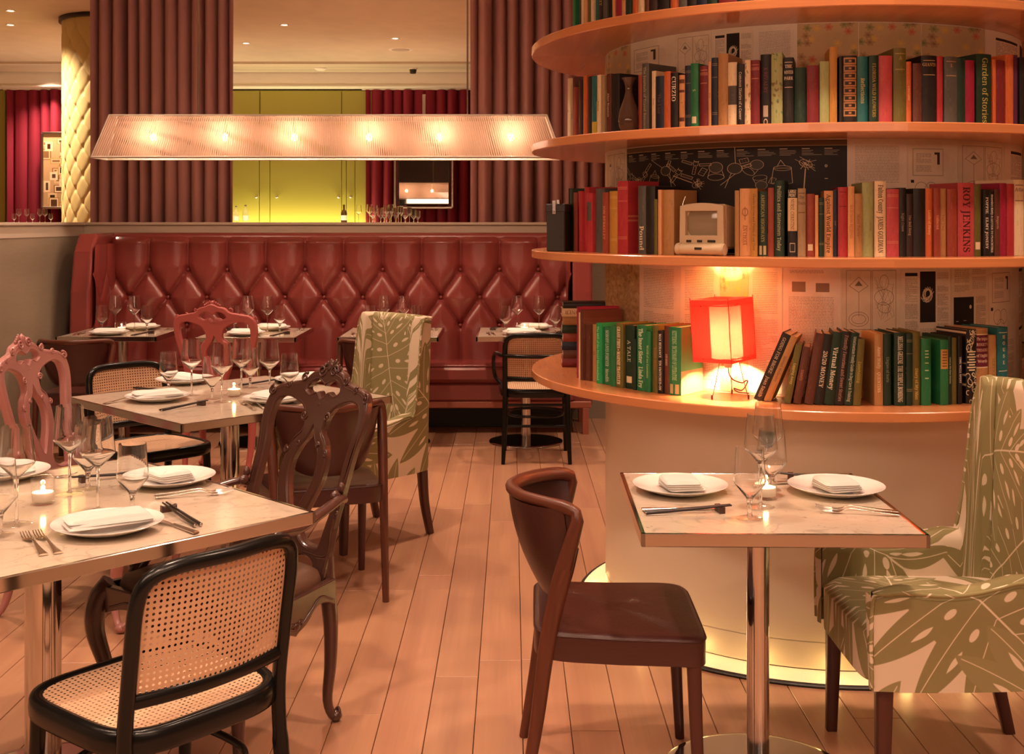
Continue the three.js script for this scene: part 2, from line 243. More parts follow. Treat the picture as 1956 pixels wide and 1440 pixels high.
// leather banquette
{
  const o = thing('banquette', 'oxblood leather banquette with deep diamond buttoning along the partition', 'banquette', [-1.28, 0, -8.9]);
  const W = 3.44, du = .2914, off = -.0, rows = [1.145, .938, .731], T = tuft(du, rows, 1.5, .4);
  const ph = ((431 - CX) * 8.7 / F + 1.28);
  const back = part(o, 'backrest', surf((u, v) => { const x = -W / 2 + W * u, y = .44 + .95 * v, [b, bt] = T(x - ph, y), k = Math.min(1, b / .125), puff = .066 * Math.sqrt(1 - (1 - k) ** 2) - .03 * Math.exp(-((bt / .03) ** 2)), e = y > 1.34 ? .05 * ((y - 1.34) / .05) ** 2 : 0; return [x, y, .13 + puff - e + (1.39 - y) * .09, x, y]; }, 430, 120), M.leather);
  rows.forEach((y, i) => { for (let k = -9; k <= 9; k++) { const x = ph + (k + (i % 2 ? .5 : 0)) * du; if (Math.abs(x) > W / 2 - .05) continue; part(back, 'button', ball(.013, x, y, .13 + (1.39 - y) * .09 + .004, 1, 1, .6, 10, 6), M.leather); } });
  part(o, 'backrest_board', [cbox(W, 1.2, .1, .01, 0, .78, .06)], M.leather);
  part(o, 'top_roll', sweep([[-W / 2, 1.375, .085], [0, 1.375, .085], [W / 2, 1.375, .085]], .045, { seg: 8, ring: 14 }), M.leather);
  part(o, 'seat_cushion', [cbox(W, .125, .56, .03, 0, .425, .40)], M.leather);
  part(o, 'seat_piping', sweep([[-W / 2, .484, .66], [0, .484, .66], [W / 2, .484, .66]], .008, { seg: 8, ring: 8 }), M.leather);
  part(o, 'seat_base', [cbox(W, .125, .54, .012, 0, .297, .39)], M.leather);
  part(o, 'base_rail', cbox(W + .24, .048, .05, .006, 0, .209, .63), M.rail, 'reddish wooden rail');
  for (const s of [-1, 1]) {
    const pr = [[.02, .22], [.62, .22], [.64, .6], [.62, 1.0], [.56, 1.28], [.46, 1.395], [.02, 1.40]];
    const sh = new THREE.Shape(pr.map(p => new THREE.Vector2(p[0], p[1])));
    part(o, 'wing', ext(sh, .10, .02, 3).rotateY(-P / 2).translate(s * (W / 2 + .06), 0, 0), M.leather);
    const inn = tuft(.26, [1.145, .938, .731], 1.5, .4);
    part(o, 'wing_lining', surf((u, v) => { const zz = .10 + .50 * u, y = .5 + .84 * v, [b] = inn(zz - .33, y); return [s * (W / 2 - .012 - .03 * Math.sqrt(1 - (1 - Math.min(1, b / .07)) ** 2)), y, zz - (y > 1.1 ? .1 * u * (y - 1.1) : 0)]; }, 40, 60), M.leather);
    part(o, 'leg', cbox(.045, .19, .05, .004, s * (W / 2 + .08), .092, .63), M.rail);
    part(o, 'leg', cbox(.045, .19, .05, .004, s * (W / 2 + .08), .092, .12), M.rail);
  }
  part(o, 'plinth', cbox(W, .18, .3, .004, 0, .09, .2), M.plinth, 'black recessed plinth');
}
// tufted yellow column
{
  const r0 = .5, du = 2 * P * r0 / 18, rows = []; for (let y = 3.3; y > 1.2; y -= .125) rows.push(y);
  const T = tuft(du, rows, 3.5, .5), o = thing('tufted_column', 'round column upholstered in diamond tufted yellow fabric', 'column', [-3.72, 0, -11.05]);
  part(o, 'padding', surf((u, v) => { const a = u * 2 * P, y = 1.0 + 2.37 * v, [b, bt] = T(a * r0, y), r = r0 + .009 * Math.sqrt(1 - (1 - Math.min(1, b / .05)) ** 2) - .010 * Math.exp(-((bt / .025) ** 2)); return [r * Math.cos(a), y, -r * Math.sin(a), a, y]; }, 432, 240), M.yellowFabric);
  part(o, 'collar', lathe([[.50, 3.36], [.535, 3.36], [.535, 3.395], [.50, 3.395]], 60), M.tvDark, 'dark metal collar'); part(o, 'base', cyl(.5, .5, 1.0, 0, 0, 0, 48), M.yellowFabric);
}
// far mirror and framed collage
{
  const o = thing('wall_mirror', 'wall mirror in a silver frame against crimson curtain', 'mirror', [-1.11, 0, -14.70]);
  const fr = (w, h, t, x, y) => [cbox(w, t, .05, .006, x, y + h / 2, 0), cbox(w, t, .05, .006, x, y - h / 2, 0), cbox(t, h, .05, .006, x - w / 2, y, 0), cbox(t, h, .05, .006, x + w / 2, y, 0)];
  part(o, 'frame', fr(.72, .82, .03, 0, 2.09), M.steelDull); part(o, 'inner_frame', fr(.64, .74, .018, 0, 2.09), M.tvDark); part(o, 'glass', cbox(.64, .74, .012, .004, 0, 2.09, .0), M.mirror); part(o, 'hanger', cbox(.04, .62, .02, .002, 0, 2.8, -.03), M.steelDull);
  const tex = canvasTex(512, 1024, (c, w, h) => { c.fillStyle = '#caa67a'; c.fillRect(0, 0, w, h); const r = rng(4); for (let i = 0; i < 60; i++) { const x = r() * 470 - 20, y = r() * 980 - 20, a = 66 + r() * 60, b = 80 + r() * 90; c.fillStyle = ['#e6c79a', '#8a6038', '#d8b078', '#b89350', '#f0d8ae'][i % 5]; c.fillRect(x, y, a, b); c.fillStyle = ['#f2dcb8', '#d9b98a', '#e8cfa2'][i % 3]; c.fillRect(x + 10, y + 10, a - 20, b - 20); c.fillStyle = ['#5a4028', '#86643e', '#3f2c1c'][i % 3]; c.fillRect(x + 22, y + 28, a - 44, b - 56); } });
  const p = thing('framed_collage', 'silver framed collage of small old pictures beside the yellow column', 'picture', [-5.58, 0, -14.70]);
  part(p, 'frame', fr(.66, .94, .03, 0, 2.15), M.steelDull); part(p, 'print', cbox(.64, .92, .012, .002, 0, 2.15, 0, .32, .46 - 2.15 + 2.15), std(0xffffff, .35, { map: tex })); p.children[1].geometry.attributes.uv.array.forEach((_, i, a) => { a[i] = i % 2 ? (a[i] - .46 + .46) / .92 : a[i] / .64; });
  part(p, 'hanger', cbox(.04, .55, .02, .002, 0, 2.9, -.03), M.steelDull);
}
// ceiling fittings
function downlight(x, d, label, group, power, visible, spread = .95) {
  const o = thing('downlight', label, 'light', [x, HALL.h, -d], 0, group);
  part(o, 'trim_ring', lathe([[.030, 0], [.045, -.004], [.042, -.007], [.030, -.004]], 28).translate(0, -.001, 0), M.bulkhead);
  part(o, 'lens', cyl(.029, .029, .004, 0, -.005, 0, 24), new THREE.MeshStandardMaterial({ color: 0x222222, emissive: lin(1, .8, .55), emissiveIntensity: visible }));
  const l = new THREE.SpotLight(WARM, power, 0, spread, .9, 2); l.position.set(x, HALL.h - .03, -d); l.target.position.set(x, 0, -d); l.shadow.radius = 4; scene.add(l, l.target);
}
for (const [px, py] of [[20, 20], [20, 47], [86, 130], [543, 47], [470, 82], [755, 73]]) { const q = onPlane(px, py, HALL.h); downlight(q[0], -q[2], 'small recessed downlight in the ceiling beyond the partition', 'downlights beyond the partition', FAR_DOWNLIGHT, 6, 1.05); }
for (const d of [.9, 3.0, 5.0, 7.0]) for (const x of [-2.4, -.75, .85, 2.4]) { if (x > 0 && d > 3 && d < 6) continue; downlight(x + (d % 2 < 1 ? .1 : 0), d, 'recessed downlight in the ceiling above the dining tables', 'downlights above the dining tables', DOWNLIGHT, 6); }
{
  const q = onPlane(765, 95, HALL.h), o = thing('ceiling_speaker', 'round flush speaker grille in the far ceiling', 'speaker', [q[0], HALL.h, q[2]]); part(o, 'rim', lathe([[.10, -.002], [.13, -.004], [.135, -.001]], 32), M.bulkhead); part(o, 'grille', cyl(.10, .10, .004, 0, -.006, 0, 32), M.ledge);
  const s = onPlane(789, 131, HALL.h - .03), t = thing('spot_fitting', 'small dark adjustable spot on the dropped ceiling band', 'light', [s[0], HALL.h - .029, s[2]]); part(t, 'canopy', cyl(.05, .05, .012, 0, -.012, 0), M.bulkhead); part(t, 'head', cyl(.035, .045, .05, 0, -.062, 0), M.tvDark);
  const e = onPlane(612, 130, HALL.h - .03), u = thing('smoke_detector', 'white domed smoke detector on the dropped ceiling band', 'detector', [e[0], HALL.h - .029, e[2]]); part(u, 'dome', lathe([[.07, 0], [.07, -.012], [.045, -.03], [0, -.032]], 28), M.bulkhead); part(u, 'cover_ring', lathe([[.075, 0], [.075, -.008], [.07, -.008]], 28), M.bulkhead);
}
// long pendant with a pleated string shade
const stringFabric = phy(lin(.42, .26, .175), .95, { transmission: .5, thickness: 0 });
function pendant(label, cx, dd, faces) {
  const o = thing('pendant_lamp', label, 'lamp', [cx, 0, -dd]);
  const yb = 1.935, yt = 2.215, Wb = 3.12, Wt = 2.93, Db = .30, Dt = .17;
  const fabric = stringFabric;
  const strips = [], strip = (a, b, w, along) => { const dx = along[0] * w / 2, dz = along[2] * w / 2, m = (q, k) => [q[0] + k * dx, q[1], q[2] + k * dz]; strips.push(surf((u, v) => { const A = m(a, u * 2 - 1), B = m(b, u * 2 - 1); return [A[0] + (B[0] - A[0]) * v, A[1] + (B[1] - A[1]) * v, A[2] + (B[2] - A[2]) * v + (u === .5 ? .0016 : 0)]; }, 2, 1)); };
  const n = 208, m = 20;
  for (let i = 0; i < n; i++) { const u = (i + .5) / n - .5; for (const s of [-1, 1]) strip([u * Wb, yb, s * Db / 2], [u * Wt, yt, s * Dt / 2], Wb / n * .74, [1, 0, 0]); }
  for (let i = 0; i < m; i++) { const u = (i + .5) / m - .5; for (const s of [-1, 1]) strip([s * Wb / 2, yb, u * Db], [s * Wt / 2, yt, u * Dt], Db / m * .8, [0, 0, 1]); }
  part(o, 'pleated_shade', strips, fabric).userData.kind = 'stuff';
  const ring = (y, w, d, r) => [[-1, 1], [1, 1], [1, -1], [-1, -1]].map((c, i, a) => { const e = a[(i + 1) % 4]; return sweep([[c[0] * w / 2, y, c[1] * d / 2], [(c[0] + e[0]) * w / 4, y, (c[1] + e[1]) * d / 4], [e[0] * w / 2, y, e[1] * d / 2]], r, { seg: 4, ring: 6 }); });
  part(o, 'lower_rim', ring(yb - .004, Wb, Db, .008), M.ledge, 'grey fabric lower rim'); part(o, 'upper_rim', ring(yt, Wt, Dt, .006), M.ledge);
  for (const [sx, sz] of [[-1, 1], [1, 1], [1, -1], [-1, -1]]) part(o, 'corner_rib', sweep([[sx * Wb / 2, yb, sz * Db / 2], [sx * (Wb + Wt) / 4, (yb + yt) / 2, sz * (Db + Dt) / 4], [sx * Wt / 2, yt, sz * Dt / 2]], .005, { seg: 4, ring: 6 }), M.ledge);
  part(o, 'spine_bar', cbox(2.86, .03, .03, .003, 0, yt - .02, 0), M.steel);
  for (const px of [293, 430, 562, 705, 840, 975]) {
    const x = (px - CX) * 7.9 / F + 1.232, b = part(o, 'bulb', ball(.021, x, 2.072, 0, 1, 1.25, 1, 14, 10), new THREE.MeshStandardMaterial({ color: 0x332211, emissive: lin(1, .70, .36), emissiveIntensity: 28 }), 'glowing clear bulb');
    part(o, 'socket', [cyl(.014, .014, .06, x, 2.10, 0), cyl(.004, .004, .04, x, 2.155, 0)], M.brass);
    const l = new THREE.PointLight(AMBER, BULB, 0, 2); l.position.set(x + cx, 2.072, -dd); l.shadow.radius = .9; scene.add(l);
  }
  for (const px of [379, 893]) { const x = (px - CX) * 7.9 / F + 1.232; part(o, 'suspension_rod', cyl(.006, .006, HALL.h - yt, x, yt, 0, 10), M.steelDull); part(o, 'ceiling_rose', cyl(.05, .04, .02, x, HALL.h - .021, 0), M.steelDull); }
  if (faces) {   // the shade's glowing long sides and its open underside
    for (const s of [-1, 1]) { const a = new THREE.RectAreaLight(AMBER, PENDANT_FACE, Wb - .1, .26); a.position.set(cx, (yb + yt) / 2, -dd + s * (Db / 2 + .012)); a.lookAt(cx, (yb + yt) / 2 - .15, -dd + s * 2); scene.add(a); }
    const u = new THREE.RectAreaLight(AMBER, PENDANT_FACE * 1.6, Wb - .1, Db - .02); u.position.set(cx, yb - .014, -dd); u.lookAt(cx, 0, -dd); scene.add(u);
  }
}
pendant('long trapezoid pendant lamp with pleated string shade and six bulbs over the banquette', -1.232, 7.9, false);
pendant('matching long pendant lamp hanging over the tables across the room', -1.0, 1.35, true);
pendant('second matching long pendant lamp hanging across the room', 1.4, -.6, true);
// =====================================================================  ROUND BOOKCASE
const BC = { x: 1.162, d: 4.634, R: 1.084, r: .789 };
const SHELF = { lamp: .92, tv: 1.39, vase: 1.805, top: 2.19 };   // upper faces
function angAt(px, rad) {   // angle round the drum where the ray through column px first meets radius rad
  const k = (px - CX) / F, a = 1 + k * k, b = -2 * (BC.x * k + BC.d), c = BC.x ** 2 + BC.d ** 2 - rad * rad, q = b * b - 4 * a * c;
  const z = q > 0 ? (-b - Math.sqrt(q)) / (2 * a) : -b / (2 * a); return Math.atan2(k * z - BC.x, BC.d - z);
}
const ringPos = (ang, rad, y) => [BC.x + rad * Math.sin(ang), y, -(BC.d - rad * Math.cos(ang))];
const INK = '#4a3a2c';
const pagesTex = canvasTex(2048, 2048, (c, W, H) => {
  const r = rng(21);
  const cell = (i, fn) => { c.save(); c.beginPath(); c.rect((i % 4) * 512, Math.floor(i / 4) * 1024, 512, 1024); c.clip(); c.translate((i % 4) * 512, Math.floor(i / 4) * 1024); fn(); c.restore(); };
  const paper = (col) => { c.fillStyle = col; c.fillRect(0, 0, 512, 1024); for (let i = 0; i < 60; i++) { c.fillStyle = `rgba(120,90,50,${r() * .04})`; c.beginPath(); c.ellipse(r() * 512, r() * 1024, 20 + r() * 120, 20 + r() * 90, r() * 3, 0, 7); c.fill(); } };
  const lines = (x, y, w, h, gap = 9) => { c.fillStyle = INK; for (let yy = y; yy < y + h; yy += gap) { if (r() < .06) { yy += gap; continue; } const ww = r() < .15 ? w * (.3 + r() * .5) : w; let xx = x; while (xx < x + ww) { const l = 8 + r() * 26; c.globalAlpha = .55; c.fillRect(xx, yy, Math.min(l, x + ww - xx), 3.4); xx += l + 5; } } c.globalAlpha = 1; };
  c.strokeStyle = INK; c.lineWidth = 3;
  cell(0, () => { paper('#e6d9c4'); lines(60, 60, 380, 900, 14); });
  cell(1, () => { paper('#e9dcc6'); lines(50, 250, 400, 740, 12); c.fillStyle = '#8a7860'; c.fillRect(80, 130, 120, 80); c.fillRect(290, 140, 120, 70); lines(60, 40, 300, 20); });
  cell(2, () => { paper('#e2d2b6'); c.strokeStyle = '#6a5844'; c.strokeRect(40, 40, 210, 460); c.strokeRect(262, 40, 210, 460); const D = (x, y) => { c.beginPath(); c.moveTo(x, y - 70); c.lineTo(x + 80, y); c.lineTo(x, y + 50); c.lineTo(x - 80, y); c.closePath(); c.stroke(); c.fillStyle = '#7a6a56'; c.beginPath(); c.moveTo(x, y - 40); c.lineTo(x + 34, y); c.lineTo(x - 34, y); c.fill(); c.beginPath(); c.moveTo(x, y + 50); c.lineTo(x, y + 240); c.stroke(); c.beginPath(); c.ellipse(x, y + 260, 84, 56, 0, 0, 7); c.stroke(); c.beginPath(); c.ellipse(x, y + 260, 60, 36, 0, 0, 7); c.stroke(); }; D(145, 160); c.beginPath(); c.ellipse(367, 130, 40, 55, 0, 0, 7); c.stroke(); c.beginPath(); c.ellipse(367, 250, 86, 60, 0, 0, 7); c.stroke(); c.beginPath(); c.ellipse(367, 330, 60, 40, .3, 0, 7); c.stroke(); for (let i = 0; i < 24; i++) { c.beginPath(); c.moveTo(280 + r() * 180, 90 + r() * 360); c.lineTo(280 + r() * 180, 90 + r() * 360); c.lineWidth = 1.5; c.stroke(); } c.lineWidth = 3; for (const x of [60, 290]) { c.fillStyle = '#6a5844'; c.save(); c.translate(x + 70, 640); c.rotate(-.3); c.fillRect(-60, -25, 120, 50); c.restore(); c.strokeRect(x - 10, 560, 190, 180); } lines(50, 780, 410, 200, 13); });
  cell(3, () => { paper('#e4d6bd'); c.fillStyle = '#1c1610'; c.fillRect(40, 60, 120, 26); lines(40, 100, 120, 420, 9); c.fillStyle = '#1c1610'; c.fillRect(185, 50, 160, 400); c.strokeStyle = '#d8c6a4'; c.lineWidth = 6; for (let i = 0; i < 14; i++) { c.beginPath(); c.ellipse(262, 230, 20 + i * 4, 60 - i * 3, i * .45, .3, 3.6); c.stroke(); } c.strokeStyle = INK; c.lineWidth = 3; lines(365, 60, 120, 440, 9); c.fillStyle = '#1c1610'; c.fillRect(40, 560, 120, 24); lines(40, 600, 120, 400, 9); lines(185, 500, 160, 500, 9); c.fillStyle = '#241c14'; c.fillRect(365, 540, 130, 170); c.strokeStyle = '#c8b48e'; for (let i = 0; i < 9; i++) { c.beginPath(); c.arc(430, 625, 10 + i * 7, i * .6, i * .6 + 2.4); c.stroke(); } lines(365, 740, 120, 260, 9); });
  cell(4, () => { paper('#e0cfb0'); lines(40, 40, 190, 180, 9); lines(270, 40, 200, 180, 9); c.fillStyle = '#16110c'; c.fillRect(30, 260, 260, 240); c.fillStyle = '#d8c6a4'; c.beginPath(); c.arc(245, 340, 16, 0, 7); c.fill(); c.fillRect(60, 450, 30, 5); c.fillRect(150, 446, 40, 4); lines(320, 260, 150, 250, 9); lines(40, 540, 430, 440, 10); });
  cell(5, () => { c.fillStyle = '#b99a6c'; c.fillRect(0, 0, 512, 1024); for (let i = 0; i < 900; i++) { c.fillStyle = ['rgba(90,60,25,.16)', 'rgba(230,205,150,.2)', 'rgba(150,110,60,.2)'][i % 3]; c.beginPath(); c.ellipse(r() * 512, r() * 1024, 3 + r() * 34, 3 + r() * 16, r() * 3, 0, 7); c.fill(); } c.strokeStyle = 'rgba(90,60,30,.5)'; c.lineWidth = 1.5; for (let i = 0; i < 40; i++) { let x = r() * 512, y = r() * 1024; c.beginPath(); c.moveTo(x, y); for (let k = 0; k < 6; k++) { x += (r() - .5) * 90; y += (r() - .5) * 90; c.lineTo(x, y); } c.stroke(); } });
  cell(6, () => { paper('#c9ad7e'); for (let i = 0; i < 46; i++) { const x = r() * 512, y = r() * 1024; c.fillStyle = ['rgba(200,80,60,.35)', 'rgba(110,120,60,.35)', 'rgba(230,190,90,.4)', 'rgba(120,80,50,.25)'][i % 4]; for (let k = 0; k < 6; k++) { c.beginPath(); c.ellipse(x + Math.cos(k) * 18, y + Math.sin(k) * 18, 22, 12, k, 0, 7); c.fill(); } } });
  cell(7, () => { paper('#e3d4ba'); c.strokeRect(50, 80, 300, 240); c.fillStyle = '#3a2d20'; c.fillRect(290, 110, 26, 110); c.fillRect(262, 110, 40, 20); lines(80, 120, 150, 170, 10); c.beginPath(); c.arc(130, 440, 60, 0, 7); c.stroke(); c.beginPath(); c.arc(230, 440, 60, 0, 7); c.stroke(); c.beginPath(); c.arc(180, 520, 60, 0, 7); c.stroke(); lines(50, 640, 400, 340, 12); c.fillStyle = '#16110c'; c.fillRect(30, 360, 30, 26); });
});
const posterTex = canvasTex(2048, 1024, (c, W, H) => {   // dark chart of outlined spacecraft with small captions
  const r = rng(8); c.fillStyle = '#120d0a'; c.fillRect(0, 0, W, H); c.scale(1, .62); c.fillStyle = '#6b5238'; c.fillRect(0, 0, W, 60); c.fillStyle = '#c9a878'; c.fillRect(0, 58, W, 6);
  for (let i = 0; i < 12; i++) { const x = 30 + i * 168; c.fillStyle = '#d9c8a8'; c.fillRect(x, 90, 60, 9); c.globalAlpha = .7; for (let k = 0; k < 4; k++) c.fillRect(x, 112 + k * 16, 60 + r() * 90, 6); c.globalAlpha = 1; }
  c.strokeStyle = '#d8bf97'; c.lineWidth = 5; c.lineJoin = 'round';
  const craft = (x, y, s, t, a) => { c.save(); c.translate(x, y); c.rotate(a); c.scale(s, s); const panel = (px, py, w, h, q) => { c.save(); c.translate(px, py); c.rotate(q); c.strokeRect(-w / 2, -h / 2, w, h); for (let k = 1; k < 3; k++) { c.globalAlpha = .45; c.beginPath(); c.moveTo(-w / 2, -h / 2 + h * k / 3); c.lineTo(w / 2, -h / 2 + h * k / 3); c.stroke(); c.globalAlpha = 1; } c.restore(); };
    if (t === 0) { panel(0, -110, 34, 130, .1); panel(0, 110, 34, 130, .1); c.beginPath(); c.ellipse(0, 0, 44, 34, .4, 0, 7); c.stroke(); c.beginPath(); c.ellipse(0, 0, 20, 34, .4, 0, 7); c.stroke(); }
    if (t === 1) { panel(-110, 0, 130, 34, .2); panel(110, 0, 130, 34, -.2); panel(0, 100, 34, 110, 0); c.strokeRect(-28, -28, 56, 56); c.beginPath(); c.arc(0, -50, 30, .2, 3); c.stroke(); }
    if (t === 2) { c.beginPath(); c.arc(0, -30, 66, 0, 7); c.stroke(); c.fillStyle = 'rgba(150,140,125,.35)'; c.fill(); c.beginPath(); c.ellipse(0, 90, 80, 40, 0, 0, 7); c.stroke(); c.beginPath(); c.moveTo(-80, 90); c.lineTo(-60, 10); c.moveTo(80, 90); c.lineTo(60, 10); c.stroke(); panel(-130, 20, 60, 90, .5); }
    if (t === 3) { c.beginPath(); c.moveTo(-70, -60); c.lineTo(-90, 120); c.quadraticCurveTo(0, 160, 90, 120); c.lineTo(80, -60); c.closePath(); c.stroke(); c.beginPath(); c.ellipse(5, -60, 76, 30, 0, 0, 7); c.stroke(); c.beginPath(); c.moveTo(-40, -80); c.lineTo(-10, -160); c.lineTo(30, -86); c.stroke(); }
    if (t === 4) { for (let k = 0; k < 12; k++) { c.beginPath(); c.moveTo((r() - .5) * 60, (r() - .5) * 60); c.lineTo((r() - .5) * 190, (r() - .5) * 190); c.stroke(); } c.beginPath(); c.ellipse(0, 0, 60, 40, .6, 0, 7); c.stroke(); c.lineWidth = 10; c.beginPath(); c.moveTo(0, 60); c.lineTo(0, 330); c.stroke(); c.lineWidth = 5; }
    if (t === 5) { c.beginPath(); c.arc(0, 0, 60, 0, 7); c.stroke(); c.fillStyle = 'rgba(150,140,125,.25)'; c.fill(); c.beginPath(); c.moveTo(-40, -40); c.lineTo(-190, -150); c.moveTo(50, 30); c.lineTo(70, 210); c.moveTo(20, 50); c.lineTo(120, 200); c.stroke(); panel(40, -90, 30, 80, .3); }
    c.restore(); };
  [[80, 340, .8, 1, .8], [190, 400, .7, 4, 1.5], [285, 330, .8, 0, .5], [400, 400, .7, 3, .2], [540, 300, .9, 5, 0], [680, 320, .9, 1, .6], [850, 230, .8, 1, .2], [860, 470, .8, 4, 2], [1030, 310, .9, 2, 0], [1190, 300, 1, 5, .9], [1350, 280, .8, 2, .8], [1400, 470, .7, 2, 3], [1560, 360, .9, 3, 0], [1740, 260, .9, 4, .05]].forEach(a => craft(...a));
  c.fillStyle = '#e2d2b4'; c.font = 'bold 54px sans-serif'; c.fillText('R', 800, 640); c.font = 'bold 40px sans-serif'; c.fillText('0', 1880, 300); c.fillRect(1880, 420, 24, 8); c.lineWidth = 9; c.beginPath(); c.arc(1660, 620, 24, 0, 7); c.stroke(); c.fillRect(760, 720, 8, 70); c.fillRect(780, 740, 260, 6);
});
const bookcase = thing('round_bookcase', 'round drum bookcase with curved maple shelves and walls papered in old pages', 'bookcase', [BC.x, 0, -BC.d]);
{
  const o = bookcase, r = BC.r;
  part(o, 'drum', lathe([[r - .02, .02], [r - .004, .02], [r, .03], [r, .108], [r - .003, .11], [r, .113], [r, .86], [r, HALL.h - .01]], 120), M.drum, 'cream laminate drum');
  for (const y of [SHELF.lamp, SHELF.tv, SHELF.vase, SHELF.top, 2.60]) {
    const t = .031, R = BC.R, b = .003, sh = part(o, 'shelf', surf((u, v) => { const pr = [[r - .03, y], [R - .3, y], [R - b, y], [R, y - b], [R, y - t + b], [R - b, y - t], [R - .3, y - t], [r - .03, y - t]], k = Math.round(v * 7), a = u * 2 * P; return [pr[k][0] * Math.sin(a), pr[k][1], pr[k][0] * Math.cos(a), k === 3 || k === 4 ? y * 3 + k * .03 : pr[k][0] * Math.sin(a), k === 3 || k === 4 ? a * R : pr[k][0] * Math.cos(a)]; }, 160, 7, 1, 1, true), M.shelf);
    sh.geometry = sh.geometry.toNonIndexed(); sh.geometry.computeVertexNormals(); 
  }
  part(o, 'plinth_ring', lathe([[r - .03, .0], [.90, .0], [.90, .008], [.886, .012]], 96), M.tvDark, 'dark metal edge of the floor light');
  part(o, 'floor_light', lathe([[.886, .011], [r - .02, .011]], 96), new THREE.MeshStandardMaterial({ color: lin(.8, .62, .42), emissive: lin(1, .60, .26), emissiveIntensity: .95, roughness: .3 }), 'glowing yellow glass ring in the floor');
  for (let k = 0; k < 14; k++) { const a = (k - 6.5) / 14 * 2 * P * .62, l = new THREE.PointLight(lin(1, .66, .2), RING, 0, 2); l.position.set(BC.x + .85 * Math.sin(a), .03, -BC.d + .85 * Math.cos(a)); l.shadow.radius = 1; scene.add(l); }
  const sheet = (name, a0, a1, y0, y1, mat, cell, label) => {
    const U = cell === 'poster' ? [0, .246, 1, .754] : [(cell % 4) / 4, 1 - (Math.floor(cell / 4) + 1) / 2, .25, .5], rr = r + .0012;
    part(o, name, surf((u, v) => { const a = a0 + (a1 - a0) * u; return [rr * Math.sin(a), y0 + (y1 - y0) * v, rr * Math.cos(a), U[0] + U[2] * u, U[1] + U[3] * v]; }, Math.max(3, Math.ceil((a1 - a0) * 12)), 1), mat, label);
  };
  const pm = std(0xffffff, .8, { map: pagesTex }), A = px => angAt(px, r);
  const row = (y0, y1, list) => list.forEach(([p0, p1, cell]) => { const a0 = typeof p0 === 'string' ? +p0 : A(p0), a1 = typeof p1 === 'string' ? +p1 : A(p1); if (cell === 'poster') sheet('poster', a0 + .002, a1 - .002, y0, y1, std(0xffffff, .6, { map: posterTex }), 'poster', 'dark chart of outlined spacecraft'); else sheet('paper_sheet', a0 + .0015, a1 - .0015, y0, y1, pm, cell); });
  row(.925, 1.357, [['-1.9', 1160, 5], [1160, 1222, 5], [1222, 1300, 0], [1300, 1375, 0], [1375, 1430, 6], [1430, 1495, 0], [1495, 1607, 1], [1607, 1720, 2], [1720, 1816, 3], [1816, 1888, 4], [1888, 1940, 7], [1940, '1.75', 3]]);
  row(1.395, 1.772, [['-1.9', 1160, 7], [1160, 1198, 2], [1198, 1619, 'poster'], [1619, 1733, 0], [1733, 1829, 7], [1829, 1918, 2], [1918, '1.75', 3]]);
  row(1.81, 2.157, [['-1.9', 1160, 5], [1160, 1205, 6], [1205, 1290, 7], [1290, 1360, 2], [1360, 1440, 3], [1440, 1522, 0], [1522, 1640, 6], [1640, 1760, 6], [1760, 1880, 6], [1880, '1.75', 3]]);
  row(2.195, 2.567, [['-1.9', '-.9', 3], ['-.9', '-.3', 2], ['-.3', '.4', 0], ['.4', '1.2', 7]]);
}
// ---------- books
const COL = { black: ['black', '#1c1613'], dgreen: ['dark green', '#143322'], green: ['green', '#237a48'], bgreen: ['bright green', '#25a35c'], olive: ['olive', '#6a6228'], tan: ['tan', '#b58853'], brown: ['brown', '#5f3222'], dbrown: ['dark brown', '#33201a'], maroon: ['maroon', '#7a2228'], red: ['red', '#b23238'], pink: ['rose', '#bf4c50'], orange: ['orange', '#cf6a36'], peach: ['peach', '#e2a66e'], cream: ['cream', '#ead4aa'], navy: ['navy', '#182338'], teal: ['teal', '#206a6c'], grey: ['grey', '#55534c'], gold: ['golden', '#bf8a3a'], crimson: ['crimson', '#9c1a3c'], lgreen: ['pale green', '#a3ad70'], beige: ['beige', '#a68c67'], purple: ['purple', '#5c2044'], rust: ['rust', '#9a4430'] };
